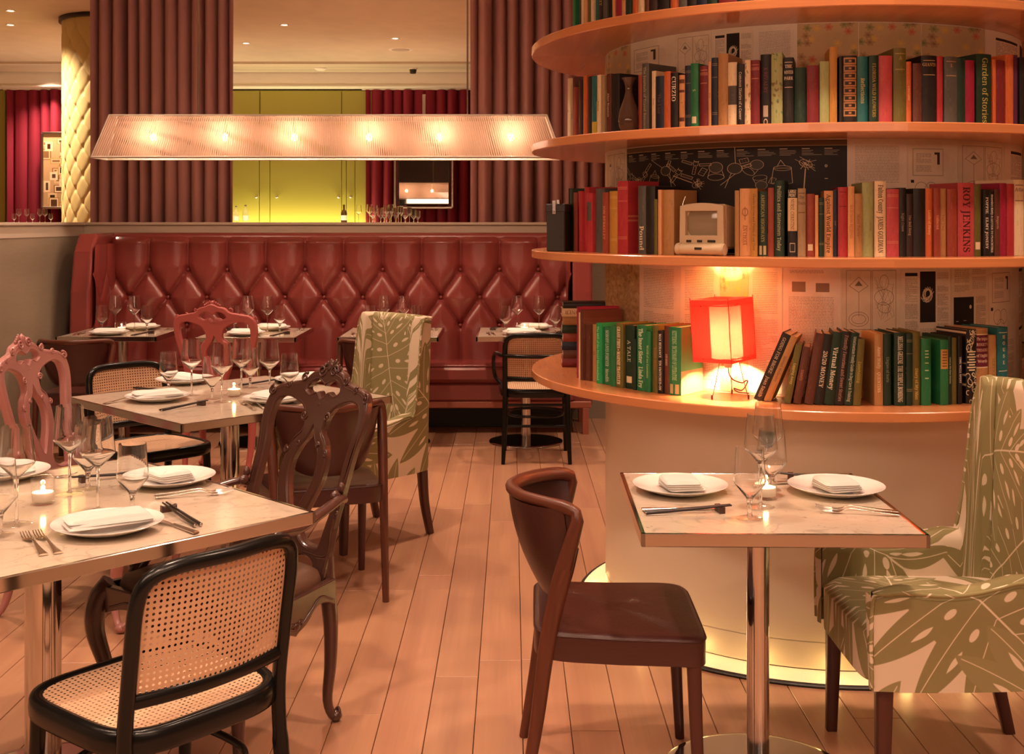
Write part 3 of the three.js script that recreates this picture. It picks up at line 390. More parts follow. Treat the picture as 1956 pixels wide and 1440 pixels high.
// [left px, right px, top px, colour, spine words, ink, decoration]
const c5 = x => 1000 + x / 3.912, c6 = x => 1456 + x / 3.912;
const rowOf = (ox, oy, list) => list.map(b => [ox(b[0]), ox(b[1]), oy + b[2] / 3.912, ...b.slice(3)]);
const BOOKS = {
  vase: [
    ...rowOf(c5, 0, [[318, 335, 590, 'cream', 'A', '#5a3a20'], [336, 370, 575, 'brown'], [371, 390, 655, 'rust'], [392, 436, 600, 'dbrown'], [437, 462, 565, 'orange'], [463, 508, 572, 'black'], [510, 545, 570, 'teal', '', '', 'yellowfoot'], [548, 576, 562, 'cream', 'Voices', '#6a4020'], [577, 602, 566, 'beige'], [604, 640, 552, 'brown', 'Alan Nunnes', '#f0e0c0'], [641, 700, 552, 'black'],
      [850, 878, 560, 'rust'], [880, 932, 475, 'grey', 'The Journals of Travel Renown', '#cbb98a'], [948, 980, 530, 'cream', 'Notes', '#a05030'], [982, 1047, 570, 'navy', 'The Last', '#8a5a40'], [1049, 1098, 535, 'orange'], [1099, 1156, 545, 'black', 'CURZIO', '#f4e8d0', 'bigtop'], [1157, 1200, 560, 'peach', 'I', '#3a2414', 'bands'], [1201, 1248, 490, 'navy', '', '', 'lines'], [1249, 1306, 475, 'green', 'S', '#e8e0b0', 'label'], [1307, 1374, 490, 'maroon', 'WINTER', '#d89a70', 'titletop'], [1375, 1396, 460, 'peach', 'Edward', '#5a3020'], [1397, 1445, 430, 'navy', '', '', 'lines'], [1446, 1522, 400, 'tan'], [1523, 1592, 465, 'cream', 'THE ART', '#3a2a1a', 'greyband'], [1593, 1650, 480, 'black', 'Common Diaries of a Career', '#f0e6d0'], [1651, 1696, 450, 'cream', '', '', 'floral'], [1697, 1765, 450, 'maroon', 'HARPER', '#c88868', 'titletop'], [1767, 1848, 405, 'black', 'X RIVALRY', '#8a3030', 'whitelabel'], [1850, 1936, 395, 'lgreen', '2', '#3a2a1a', 'floral']]),
    ...rowOf(c6, 0, [[157, 236, 430, 'black', 'THE WINTER PARK', '#e8dcc0', 'titletop'], [238, 330, 505, 'dgreen'], [332, 424, 490, 'maroon'], [428, 500, 460, 'lgreen'], [502, 560, 350, 'gold'], [575, 603, 420, 'black'], [605, 712, 415, 'black', '', '#c8945a', 'boxes'], [715, 795, 420, 'teal', 'Reflections', '#d8c068'], [800, 870, 415, 'dgreen', 'FLORIDA WILD FLOWERS', '#c8a850'], [875, 980, 415, 'pink'], [985, 1078, 360, 'olive', 'A', '#b89a50', 'titletop'], [1080, 1120, 460, 'orange', 'a fine Letter', '#f0d890'], [1125, 1190, 475, 'brown'], [1195, 1310, 415, 'black', 'GIANTS', '#d8b070', 'titletop'], [1312, 1356, 420, 'red'], [1362, 1458, 425, 'grey', 'L', '#c89868', 'titletop'], [1460, 1522, 435, 'dgreen'], [1524, 1600, 450, 'crimson'], [1603, 1718, 405, 'dgreen', 'Garden of Stories', '#d8c060'], [1720, 1745, 445, 'orange'], [1747, 1824, 450, 'maroon'], [1826, 1884, 410, 'orange'], [1886, 1928, 410, 'purple'], [1930, 1975, 430, 'black']])],
  tv: [
    ...rowOf(c5, 240, [[318, 344, 470, 'black'], [345, 370, 472, 'dgreen'], [371, 394, 500, 'rust'], [395, 412, 485, 'black'], [413, 436, 490, 'red'], [437, 470, 460, 'red'], [471, 515, 505, 'red', '', '', 'greylabel'], [516, 588, 470, 'grey'], [590, 632, 500, 'rust', 'JON BERKELEY', '#e8b078'], [633, 695, 490, 'gold', '', '', 'lines'], [697, 775, 415, 'red', '', '', 'lines'], [840, 905, 450, 'grey', 'Pound', '#e6d6b0', 'bigfoot'], [906, 976, 455, 'black'], [978, 1001, 550, 'olive'], [1003, 1029, 480, 'peach'], [1031, 1112, 480, 'tan'],
      [1574, 1608, 485, 'tan'], [1610, 1697, 470, 'peach', 'EN CHOIX', '#7a4020', 'emblem'], [1699, 1749, 470, 'gold', 'Charles Stories and Poems of our Time', '#4a2a14'], [1751, 1822, 490, 'dgreen', 'AMERICAN HIGHWAYS', '#c8b060', 'bandfoot'], [1824, 1870, 465, 'rust'], [1873, 1950, 410, 'dgreen', 'Politics and Statesmen Today', '#d8d0b0']]),
    ...rowOf(c6, 240, [[190, 262, 480, 'black', 'NURSE CHRISTINE', '#2a1a10', 'creammid'], [264, 326, 470, 'beige', 'The Years', '#5a3c20', 'titletop'], [327, 392, 510, 'rust', '', '', 'label'], [394, 420, 520, 'peach'], [422, 462, 540, 'dgreen', '', '', 'lines'], [463, 532, 487, 'peach', 'Against World Empire', '#2a1a10', 'bold'], [534, 565, 480, 'navy', 'Quiet', '#c0a878'], [567, 638, 460, 'red', 'C', '#7a1018', 'titletop'], [640, 690, 455, 'peach', 'SELECTIONS RECEIVED', '#a06040'], [692, 750, 508, 'tan', 'Minor Poems', '#6a4828'], [752, 836, 425, 'lgreen'], [843, 928, 415, 'cream', 'Fulton County   JAMES GOLDMAN', '#2a1812', 'bold'], [930, 1024, 475, 'pink', '', '', 'lines'], [1028, 1080, 465, 'black', 'Night Crane', '#b0a898'], [1085, 1134, 510, 'dbrown', 'The Bell Rang', '#d0b890'], [1136, 1226, 470, 'black'], [1228, 1279, 470, 'orange', 'Lands of Plenty', '#f0d8a0'], [1281, 1329, 468, 'rust', 'Collected', '#e0b080'], [1331, 1384, 470, 'tan', 'Part Two', '#8a4a20'], [1386, 1460, 475, 'rust'], [1468, 1590, 428, 'pink', 'ROY JENKINS', '#4a1218', 'bold'], [1592, 1652, 440, 'olive', '', '', 'label'], [1654, 1698, 480, 'black', 'POPPIE   ELMY JONESY', '#f0e6d0', 'bold'], [1700, 1734, 490, 'black', 'Benedict Kiely A LETTER TO PEACHTREE', '#f4ecd8', 'bold'], [1736, 1776, 475, 'brown', 'Regards', '#d8b890'], [1778, 1828, 430, 'crimson'], [1831, 1888, 435, 'red'], [1892, 1970, 405, 'cream', 'Atlas', '#7a5030', 'titletop']])],
  lamp: [
    ...rowOf(c5, 500, [[440, 497, 465, 'brown'], [499, 536, 470, 'tan', 'O', '#5a3020'], [537, 581, 460, 'bgreen', 'The Mill of the Druid Meadowland', '#b8f0c0'], [583, 648, 490, 'green', 'NOBODY LIVES FOREVER   Meredith', '#e8e8d0'], [650, 687, 480, 'green'], [688, 744, 460, 'olive', 'GRASS FIRES • MARNIE TRAVELER', '#f0e8c8', 'bold'], [746, 814, 475, 'dgreen', 'A TALE', '#e0d8c0', 'label'], [816, 838, 580, 'dgreen'], [839, 910, 475, 'green', 'The Inner Sister   Linda Fry', '#e8e8c8', 'bold'], [912, 949, 520, 'green', 'World of my Commons', '#d8e0a8'], [951, 996, 475, 'olive', 'Poetry House', '#b87050'], [998, 1040, 515, 'black', 'MAX BEHANCE   TIN SWITCHED-ON', '#f0ead8', 'bold'], [1042, 1080, 480, 'brown', 'STUDIES', '#e8d8b8'], [1082, 1172, 490, 'green', 'KETTERING  DICTIONARY OF LITERATURE', '#d0dcb0', 'bandfoot']]),
    ...rowOf(c6, 500, [[845, 910, 540, 'tan', 'Anne Study   QUENTINS', '#f0e4c8'], [915, 972, 540, 'dgreen', 'Elegies of Sorts', '#b0a880'], [990, 1076, 530, 'dgreen', 'MELISSA GREENE  THE TEMPLE BOMBING', '#e8d8c0', 'bold'], [1080, 1128, 540, 'dgreen', '', '', 'lines'], [1130, 1190, 525, 'olive', 'Diary of My Man', '#e0c868', 'foot'], [1193, 1265, 575, 'green', '', '#c8d8a0', 'smalllines'], [1330, 1390, 585, 'green', '', '', 'tanlabel'], [1393, 1424, 560, 'dgreen', 'Good as We Have Written', '#e0e0b0'], [1426, 1464, 570, 'olive'], [1465, 1496, 555, 'black', 'TIME WELL SPENT', '#f0e8c8', 'bold'], [1528, 1606, 510, 'black', '', '#e8dcb8', 'ornate'], [1610, 1699, 500, 'tan', 'The Original THESAURUS', '#e8d8b8', 'maroonmid'], [1701, 1755, 550, 'tan', 'SERVICES', '#7a5a30'], [1760, 1840, 490, 'teal', 'H O U S E', '#d8d0b0', 'titletop']])],
  top: rowOf(c5, 0, [[345, 378, -200, 'green'], [380, 436, -260, 'black'], [438, 454, -200, 'cream'], [456, 478, -240, 'peach'], [480, 500, -230, 'olive'], [502, 524, -200, 'cream', '', '', 'lines'], [525, 548, -250, 'teal'], [550, 598, -260, 'black', 'ORBIT', '#d8c060'], [600, 628, -230, 'grey'], [630, 659, -200, 'black'], [661, 680, -220, 'peach'], [682, 726, -240, 'crimson'], [728, 758, -220, 'peach', 'Songs', '#7a3020'], [760, 804, -250, 'dgreen'], [806, 848, -260, 'orange'], [850, 905, -230, 'cream', 'POEMS', '#a03828'], [907, 940, -240, 'brown'], [942, 998, -250, 'dbrown'], [1000, 1082, -230, 'black'], [1085, 1156, -260, 'orange'], [1160, 1220, -280, 'grey'], [1222, 1290, -260, 'black'], [1292, 1370, -270, 'navy'], [1372, 1446, -250, 'dgreen'], [1448, 1590, -280, 'maroon'], [1592, 1700, -300, 'navy'], [1702, 1800, -300, 'black']]),
};
const LEAN = rowOf(c6, 500, [[-72, 2, 545, 'black', 'GOING FOR BROKE   Joan Smith', '#e0d0b0', '', 23], [5, 62, 560, 'tan', 'Samuel Wellesley', '#4a3018', '', 22], [160, 212, 620, 'olive', 'Lapping Away', '#e0d090', '', 11], [230, 288, 640, 'brown', 'Stately', '#c09878', '', 9.5], [312, 382, 540, 'brown', '', '', '', 9], [385, 457, 545, 'black', '20/20 MONEY', '#e6dcc0', 'bold', 7.5], [460, 537, 530, 'dgreen', 'Virtual Money', '#f0e8d0', 'bold', 7], [540, 611, 525, 'black', 'Friendly Favorites and Sweet Stories', '#d8a890', '', 6], [613, 676, 535, 'dgreen', 'Veterinarians Family Guide to Dog Care & Training', '#f0ecd8', '', 5.5], [680, 738, 580, 'olive', 'Entertaining', '#c8b850', '', 3.5]]);
let cellNo = 0; const atlas = document.createElement('canvas'); atlas.width = atlas.height = 2048; const actx = atlas.getContext('2d');
const brnd = rng(99);
function paintSpine(n, hex, words, ink, deco, t, h) {
  const x = (n % 32) * 64, y = Math.floor(n / 32) * 256, c = actx; c.save(); c.beginPath(); c.rect(x, y, 64, 256); c.clip(); c.translate(x, y);
  c.fillStyle = hex; c.fillRect(0, 0, 64, 256);
  for (let i = 0; i < 70; i++) { c.fillStyle = brnd() < .5 ? 'rgba(0,0,0,.05)' : 'rgba(255,230,200,.045)'; c.fillRect(brnd() * 64, brnd() * 256, 1 + brnd() * 8, 1 + brnd() * 30); }
  const box = (col, a, b) => { c.fillStyle = col; c.fillRect(0, a, 64, b - a); };
  let from = 14, to = 242, size = 30, W = 'normal';
  if (deco === 'yellowfoot') box('#c9b03a', 190, 256); if (deco === 'greyband') box('#55524c', 92, 165); if (deco === 'label') { c.fillStyle = '#e8d8b0'; c.fillRect(14, 205, 36, 26); to = 195; } if (deco === 'whitelabel') { c.fillStyle = '#b8a890'; c.fillRect(18, 180, 28, 40); to = 170; c.strokeStyle = '#d8c8a8'; c.lineWidth = 4; c.beginPath(); c.arc(32, 238, 10, 0, 7); c.stroke(); }
  if (deco === 'greylabel') { c.fillStyle = '#5a564c'; c.fillRect(10, 40, 44, 80); } if (deco === 'creammid') { box('#e4c89a', 32, 158); from = 36; to = 155; c.fillStyle = '#e8dcc0'; c.font = 'bold 17px sans-serif'; c.fillText('LARGE', 5, 14); c.fillText('PRINT', 6, 29); c.strokeStyle = '#d8c8a8'; c.lineWidth = 3; c.strokeRect(16, 205, 32, 32); }
  if (deco === 'maroonmid') { box('#6a2030', 24, 132); c.fillStyle = '#e8d8b8'; c.fillRect(0, 20, 64, 3); c.fillRect(0, 133, 64, 3); c.font = 'bold 15px serif'; ['The Original', "ROGET'S", 'THESAURUS', 'of English', 'Words'].forEach((w, i) => { c.save(); c.translate(32, 42 + i * 19); c.scale(Math.min(1, 58 / c.measureText(w).width), 1); c.textAlign = 'center'; c.fillText(w, 0, 0); c.restore(); }); words = ''; }
  if (deco === 'tanlabel') { c.fillStyle = '#c89850'; c.fillRect(4, 38, 56, 76); c.fillStyle = '#6a4a20'; for (let i = 0; i < 6; i++) c.fillRect(14, 46 + i * 11, 36, 4); }
  if (deco === 'boxes') for (let i = 0; i < 8; i++) { c.fillStyle = '#b8834e'; c.fillRect(4, 8 + i * 27, 56, 25); c.fillStyle = '#241812'; c.fillRect(10, 14 + i * 27, 44, 13); c.fillStyle = '#b8834e'; c.fillRect(26, 17 + i * 27, 12, 7); }
  if (deco === 'ornate') { c.strokeStyle = ink; c.lineWidth = 3; for (const [a, b] of [[4, 66], [150, 252]]) for (let i = 0; i < 18; i++) { const px = 6 + brnd() * 52, py = a + brnd() * (b - a), q = brnd() * 6; c.beginPath(); c.arc(px, py, 5 + brnd() * 9, q, q + 4); c.stroke(); } c.fillStyle = ink; for (let i = 0; i < 8; i++) c.fillRect(6 + (i % 2) * 8, 74 + i * 9, 52 - (i % 2) * 16, 5); }
  if (deco === 'floral') for (let i = 0; i < 26; i++) { c.fillStyle = ['rgba(90,60,30,.5)', 'rgba(60,110,60,.5)', 'rgba(150,80,50,.4)'][i % 3]; c.beginPath(); c.ellipse(brnd() * 64, brnd() * 240, 3 + brnd() * 7, 2 + brnd() * 4, brnd() * 3, 0, 7); c.fill(); }
  if (deco === 'lines' || deco === 'bands') { c.fillStyle = deco === 'bands' ? '#6a3a20' : 'rgba(225,190,130,.55)'; for (const a of [22, 28, 70, 196, 202]) c.fillRect(4, a, 56, deco === 'bands' ? 12 : 2.5); } if (deco === 'smalllines') { c.fillStyle = ink; [46, 58, 70, 92, 120, 150].forEach(a => c.fillRect(20, a, 24, 4)); }
  if (deco === 'bandfoot') { c.fillStyle = '#c8b888'; c.fillRect(8, 214, 18, 36); c.fillRect(36, 214, 18, 36); to = 200; } if (deco === 'emblem') { c.strokeStyle = '#a06038'; c.lineWidth = 4; c.beginPath(); c.arc(32, 90, 14, 0, 7); c.stroke(); c.beginPath(); c.moveTo(32, 70); c.lineTo(32, 120); c.stroke(); from = 140; to = 215; }
  if (deco === 'bigtop') { size = 46; W = 'bold'; to = 130; } if (deco === 'bigfoot') { from = 150; size = 42; W = 'bold'; } if (deco === 'foot') from = 120; if (deco === 'bold') { W = 'bold'; size = 38; }
  if (words && deco === 'titletop') { c.fillStyle = ink; words.split(' ').forEach((w, i) => { c.font = 'bold 17px serif'; c.save(); c.translate(32, 40 + i * 22); c.scale(Math.min(1.2, 54 / c.measureText(w).width), 1); c.textAlign = 'center'; c.fillText(w, 0, 0); c.restore(); }); c.fillRect(8, 18, 48, 2.5); c.fillRect(8, 50 + words.split(' ').length * 20, 48, 2.5); }
  else if (words) { c.fillStyle = ink; c.font = `${W} ${size}px serif`; const k = (256 / h) / (64 / t), w = c.measureText(words).width * k, f = Math.min(1, (to - from) / w); c.save(); c.translate(32, (from + to) / 2); c.rotate(P / 2); c.scale(k * f, 1); c.textAlign = 'center'; c.textBaseline = 'middle'; c.fillText(words, 0, 1); c.restore(); }
  c.restore();
}
const atlasTex = new THREE.CanvasTexture(atlas); atlasTex.colorSpace = THREE.SRGBColorSpace;
const bookMat = phy(0xffffff, .5, { map: atlasTex });
function makeBook(label, group, ang, rad, base, t, h, D, col, words, ink, deco, lean = 0) {
  const n = cellNo++; paintSpine(n, COL[col][1], words, ink, deco, t, h);
  const u0 = (n % 32) / 32, v1 = 1 - Math.floor(n / 32) / 8, cu = u0 + .004, cv = v1 - .122, o = thing('book', label, 'book', ringPos(ang, rad, base), ang, group);
  const setUV = (g, f) => { const p = g.attributes.position, a = g.attributes.uv; for (let i = 0; i < p.count; i++) { const q = f(p.getX(i), p.getY(i)); a.setXY(i, q[0], q[1]); } return g; };
  const bulge = Math.min(.006, t * .16), spine = surf((u, v) => { const x = -t / 2 + t * u; return [x, h * v, -bulge + bulge * (1 - (2 * u - 1) ** 2), u0 + (.02 + .96 * u) / 32, v1 - (1 - v) / 8 * .99 - .0006]; }, 6, 1);
  const bt = Math.min(.0026, t * .18), plain = g => setUV(g, (x, y) => [cu + (x / t) * .001, cv + y / h * .05]);
  const cap = (y, s) => plain(surf((u, v) => { const x = -t / 2 + t * u; return [x, y, -bulge - .002 * v + (1 - v) * bulge * (1 - (2 * u - 1) ** 2)]; }, 6, 1, 1, 1, s > 0));
  part(o, 'cover', [spine, cap(h, 1), cap(0, -1), plain(cbox(bt, h, D, .0006, -t / 2 + bt / 2, h / 2, -D / 2 - bulge)), plain(cbox(bt, h, D, .0006, t / 2 - bt / 2, h / 2, -D / 2 - bulge))], bookMat);
  part(o, 'page_block', mv(new THREE.BoxGeometry(t - bt * 2, h - .007, D - .006), 0, h / 2, -D / 2 - bulge + .0005), M.pages);
  for (const m of o.children) bend(m.geometry, (x, y, z) => [x * (1 + z / .97), y, z]);   // neighbours fan out round the drum
  if (lean) { const a = lean * P / 180; o.rotateZ(-a); o.position.y += t / 2 * Math.sin(a); }
  return o;
}
const where = { vase: 'the vase shelf', tv: 'the television shelf', lamp: 'the lamp shelf', top: 'the topmost shelf' };
for (const [key, list] of Object.entries(BOOKS)) {
  const rad = .955; let prev = -9, prevName = null;
  list.forEach((b, i) => {
    let [pl, pr, py, col, words = '', ink = '#e8dcc0', deco = ''] = b, a0 = angAt(pl, rad), a1 = angAt(pr, rad);
    if ((a1 - a0) * rad > .062) a0 = a1 - .062 / rad * Math.min(1, (pr - pl) / 16);
    a0 = Math.max(a0, prev + .0006); if ((a1 - a0) * rad < .007) a1 = a0 + .008; prev = a1;
    const ang = (a0 + a1) / 2, t = (a1 - a0) * rad - .0006, q = ringPos(ang, rad, 0), d = -q[2];
    let h = EYE - (py - CY) * d / F - SHELF[key]; if (key === 'top') h = .19 + .05 * brnd(); h = Math.max(.12, Math.min(.31, h));
    const nx = list[i + 1], nm = COL[col][0], w = t > .034 ? 'thick ' : t < .014 ? 'thin ' : '', p = prevName, nn = nx ? COL[nx[3]][0] : null; prevName = nm;
    makeBook(`${w}${nm} book between ${p || 'shelf end'} and ${nn || 'shelf end'} ones on ${where[key]}`, 'books on ' + where[key], ang, rad + (brnd() - .5) * .012, SHELF[key] + .0005, t, h, Math.min(.15, .1 + h * .2), col, words, ink, deco);
  });
}
LEAN.forEach((b, i) => {
  const [pl, pr, py, col, words, ink, deco, lean] = b, rad = .955, a0 = angAt(pl, rad), a1 = angAt(pr, rad), ang = (a0 + a1) / 2, t = Math.min(.034, (a1 - a0) * rad * Math.cos(lean * P / 180)), d = -ringPos(ang, rad, 0)[2], h = (EYE - (py - CY) * d / F - SHELF.lamp) / Math.cos(lean * P / 180);
  makeBook(`${COL[col][0]} book leaning in the slanted row beside the red lamp, ${['lowest slant', 'second from lamp', 'third from lamp', 'fourth from lamp', 'fifth from lamp', 'sixth from lamp', 'seventh from lamp', 'eighth from lamp', 'ninth from lamp', 'last of row'][i]}`, 'slanting books beside the red lamp', ang, rad, SHELF.lamp + .0005, t, h, .14, col, words, ink, deco, lean);
});
// tall books and the flat pile at the end of the lamp shelf
{
  const tall = [[-1.262, .965, .026, .265, 'crimson', 'tall crimson book at the end of the lamp shelf'], [-1.236, .968, .016, .245, 'cream', 'thin cream book beside the tall crimson one on the lamp shelf'], [-1.210, .972, .024, .257, 'brown', 'large brown book with wide plain cover on the lamp shelf']];
  for (const [a, r, t, h, c, l] of tall) makeBook(l, 'tall books at the end of the lamp shelf', a, r, SHELF.lamp + .0005, t, h, .16, c, '', '', '');
  for (const [y, c, w, l] of [[0, 'maroon', '', 'maroon book lying flat at the bottom of the pile behind the tall books'], [1, 'brown', '', 'brown book lying flat in the pile behind the tall books'], [2, 'navy', '', 'navy book lying flat in the pile behind the tall books'], [3, 'rust', '', 'rust book lying flat in the pile behind the tall books'], [4, 'dgreen', '', 'dark green book lying flat in the pile behind the tall books'], [5, 'tan', '', 'tan book lying flat under the cream one behind the tall books'], [6, 'cream', 'BARBARA TONER', 'cream book lying flat on the pile behind the tall books'], [7, 'black', '', 'black book lying flat on top of the pile behind the tall books']]) {
    const o = makeBook(l, undefined, -1.42, .99, 0, y === 7 ? .024 : .0335, .20, .13, c, w, '#9a6a40', 'bold'); o.position.set(.30 + .004 * (y % 2), SHELF.lamp + .0335 * y + (y === 7 ? .012 : .0168) + .001, -4.66); o.rotation.set(0, 0, -P / 2); o.translateY(-.1);
  }
  const o = thing('book', 'big dark green portfolio standing upright at the far end of the lamp shelf', 'book', ringPos(.86, .985, SHELF.lamp), .5); part(o, 'cover', [cbox(.34, .31, .006, .001, .1, .155, .01), cbox(.34, .31, .006, .001, .1, .155, -.022), cbox(.006, .31, .03, .001, -.068, .155, -.006)], std(new THREE.Color('#143322'), .5)); part(o, 'page_block', cbox(.33, .30, .024, .001, .102, .152, -.006), M.pages);
}
// black file box with a steel clasp
{
  const o = thing('file_box', 'matt black file box with steel clasp at the end of the television shelf', 'box', ringPos(-1.33, 1.02, SHELF.tv), -.35);
  part(o, 'box_body', cbox(.072, .178, .13, .003, 0, .089, -.04), M.tvDark); part(o, 'lid', [cbox(.078, .03, .136, .003, 0, .163, -.04)], M.tvDark);
  part(o, 'clasp', [cbox(.014, .05, .004, .001, -.004, .165, .030), cbox(.012, .016, .012, .001, .012, .185, .026), ball(.004, -.004, .148, .033)], M.steelDull, 'steel clasp');
}
// bulbous smoked glass vase
{
  const a = angAt(1207, .95), o = thing('glass_vase', 'smoked brown glass vase with flared lip among the books', 'vase', ringPos(a, .965, SHELF.vase), a);
  const g = phy(lin(.35, .2, .13), .04, { transmission: .75, thickness: 0 });
  part(o, 'body', lathe([[0, .002], [.022, .002], [.033, .02], [.037, .05], [.031, .085], [.018, .12], [.012, .145], [.012, .165], [.02, .185], [.026, .193], [.024, .193], [.011, .168], [.010, .145], [.016, .12], [.029, .085], [.034, .05], [.03, .02], [0, .006]], 36), g); part(o, 'foot', lathe([[0, 0], [.026, 0], [.027, .004], [0, .005]], 32), g);
}
// small portable television
{
  const a = angAt(1347, .93), o = thing('portable_television', 'small beige portable television with curved grey screen', 'television', ringPos(a, .955, SHELF.tv), a - .05);
  const w = .158, h = .150, y0 = .017, D = .14;
  part(o, 'cabinet', [bend(cbox(w, h, D, .008, 0, h / 2 + y0 + .004, -D / 2 - .012), (x, y, z) => { const k = 1 - .22 * Math.max(0, (-z - .02) / D); return [x * k, y0 + (y - y0) * (1 - .08 * Math.max(0, -z / D)), z]; })], M.tvPlastic);
  const sh = new THREE.Shape(); sh.moveTo(-w / 2, 0); sh.lineTo(w / 2, 0); sh.lineTo(w / 2 - .002, h - .01); sh.quadraticCurveTo(0, h + .008, -w / 2 + .002, h - .01); sh.closePath(); const ho = new THREE.Path(); ho.moveTo(-.062, .042); ho.lineTo(.060, .042); ho.lineTo(.060, .128); ho.lineTo(-.062, .128); ho.closePath(); sh.holes.push(ho);
  part(o, 'bezel', ext(sh, .014, .003).translate(0, y0 + .004, -.004), M.tvPlastic);
  part(o, 'screen', surf((u, v) => { const x = (u - .5) * .124, y = (v - .5) * .088; return [x, y0 + .089 + y, -.006 - 3.0 * (x * x + y * y) * .5]; }, 12, 10), phy(lin(.30, .235, .155), .08, { clearcoat: 1, clearcoatRoughness: .03 }), 'curved grey glass screen');
  part(o, 'carry_bar', [new THREE.CylinderGeometry(.019, .019, .176, 24).rotateZ(P / 2).translate(0, .0205, .008), new THREE.CylinderGeometry(.0205, .0205, .012, 24).rotateZ(P / 2).translate(-.078, .0205, .008), new THREE.CylinderGeometry(.0205, .0205, .012, 24).rotateZ(P / 2).translate(.078, .0205, .008)], M.tvPlastic, 'cylindrical bar along the front');
  part(o, 'badge', cbox(.026, .008, .003, .0006, 0, .023, .0275), M.tvDark); for (const [x, bw] of [[-.045, .018], [-.005, .018], [.038, .028]]) part(o, 'control_button', [cbox(bw, .0075, .004, .001, x, y0 + .030, .007)], M.tvDark);
  part(o, 'antenna', sweep([[-.077, y0 + .1, -.006], [-.077, y0 + .15, -.01], [-.070, y0 + .178, -.016]], .0022, { seg: 8, ring: 6 }), M.silver); for (const x of [-.05, .05]) part(o, 'foot', cyl(.006, .006, .005, x, 0, .008, 10), M.tvDark);
}
// red panelled table lamp on wire legs
{
  const q = atDepth(1391, 757, 3.87), o = thing('table_lamp', 'red translucent panel table lamp on thin wire legs with glowing bulb', 'lamp', [q[0], SHELF.lamp, q[2]], 0);
  const red = phy(lin(.95, .20, .17), .62, { transmission: .8, thickness: 0 }), sh = new THREE.Group(); sh.name = 'shade'; sh.position.set(-.012, .122, 0); sh.rotation.set(0, 0, .055); o.add(sh);
  for (let k = 0; k < 4; k++) { const a = P / 4 + k * P / 2 + .03, g = cbox(.150, .205, .0012, .0004, 0, .1025, .0745).rotateY(a); part(sh, 'panel', g, red, 'red translucent panel'); }
  const c = .1045, wire = []; for (let k = 0; k < 4; k++) { const a = k * P / 2 + .03, b = a + P / 2, p = (an, y) => [c * Math.sin(an), y, c * Math.cos(an)]; wire.push(sweep([p(a, 0), p(a, .1), p(a, .212)], .0014, { seg: 3, ring: 5 })); for (const y of [.012, .186]) { const A = p(a, y), B = p(b, y); wire.push(sweep([A, [(A[0] + B[0]) / 2, y, (A[2] + B[2]) / 2], B], .0012, { seg: 3, ring: 5 })); wire.push(ball(.003, A[0] * .72 + B[0] * .28, y, A[2] * .72 + B[2] * .28, 1, 1, 1, 6, 5)); } }
  part(sh, 'wire_frame', wire, M.redWire);
  part(sh, 'diffuser', new THREE.CylinderGeometry(.052, .052, .17, 32, 1, true).translate(.01, .095, 0), phy(lin(.92, .86, .72), 1, { transmission: .8, thickness: 0 }), 'pale inner diffuser tube');
  const feet = [[1360, 763], [1398, 752], [1430, 762]].map(f => { const p = onPlane(f[0], f[1], SHELF.lamp); return [p[0] - q[0], p[2] - q[2]]; });
  for (const [x, z] of feet) part(o, 'leg', [sweep([[x, .002, z], [x * .75, .06, z * .75], [x * .52, .125, z * .55]], .0013, { seg: 6, ring: 5 }), cyl(.0032, .0032, .014, x, 0, z, 8)], M.redWire, 'thin wire leg with rubber tip');
  part(o, 'holder_plate', cyl(.046, .046, .003, 0, .124, 0, 28), M.whitePlastic);
  part(o, 'socket', lathe([[0, .098], [.012, .098], [.014, .112], [.017, .124], [.02, .142], [0, .142]], 20), M.whitePlastic);
  part(o, 'bulb', ball(.026, 0, .195, 0, 1, 1.15, 1, 16, 12), new THREE.MeshStandardMaterial({ color: 0x332211, emissive: lin(1, .72, .36), emissiveIntensity: 30 }), 'glowing bulb');
  part(o, 'cord', sweep([[0, .1, 0], [.004, .075, -.005], [.02, .055, -.01], [.05, .045, -.015], [.062, .052, -.02], [.07, .046, -.03], [.05, .02, -.02], [.02, .028, -.01], [.04, .012, -.03], [.08, .004, -.06]], .0022, { seg: 50, ring: 6 }), M.redWire, 'red flex');
  const l = new THREE.PointLight(lin(1, .66, .34), RED_LAMP_BULB, 0, 2); l.position.set(q[0], SHELF.lamp + .195, q[2]); l.shadow.radius = 1.2; scene.add(l);
  const tq = atDepth(1334, 722, 4.02), tag = thing('letter_tag', 'small clear tag with a white letter A hanging by the lamp', 'tag', tq, .1);
  const A = (x0, y0, x1, y1, r = .0012) => sweep([[x0, y0, 0], [(x0 + x1) / 2, (y0 + y1) / 2, 0], [x1, y1, 0]], r, { seg: 2, ring: 5 });
  part(tag, 'tag_plate', cbox(.050, .052, .0016, .0004, 0, 0, -.001), M.glassThin); part(tag, 'letter', [A(-.012, -.016, 0, .016), A(.012, -.016, 0, .016), A(-.007, -.005, .007, -.005)], M.whitePlastic); part(tag, 'border', [A(-.024, -.025, .024, -.025), A(.024, -.025, .024, .025), A(.024, .025, -.024, .025), A(-.024, .025, -.024, -.025)], M.whitePlastic); part(tag, 'string', A(-.01, .025, -.012, .10, .0006), M.whitePlastic); part(tag, 'stand', [A(0, -.025, 0, tq ? SHELF.lamp - tq[1] + .001 : 0, .0008)], M.whitePlastic);
}
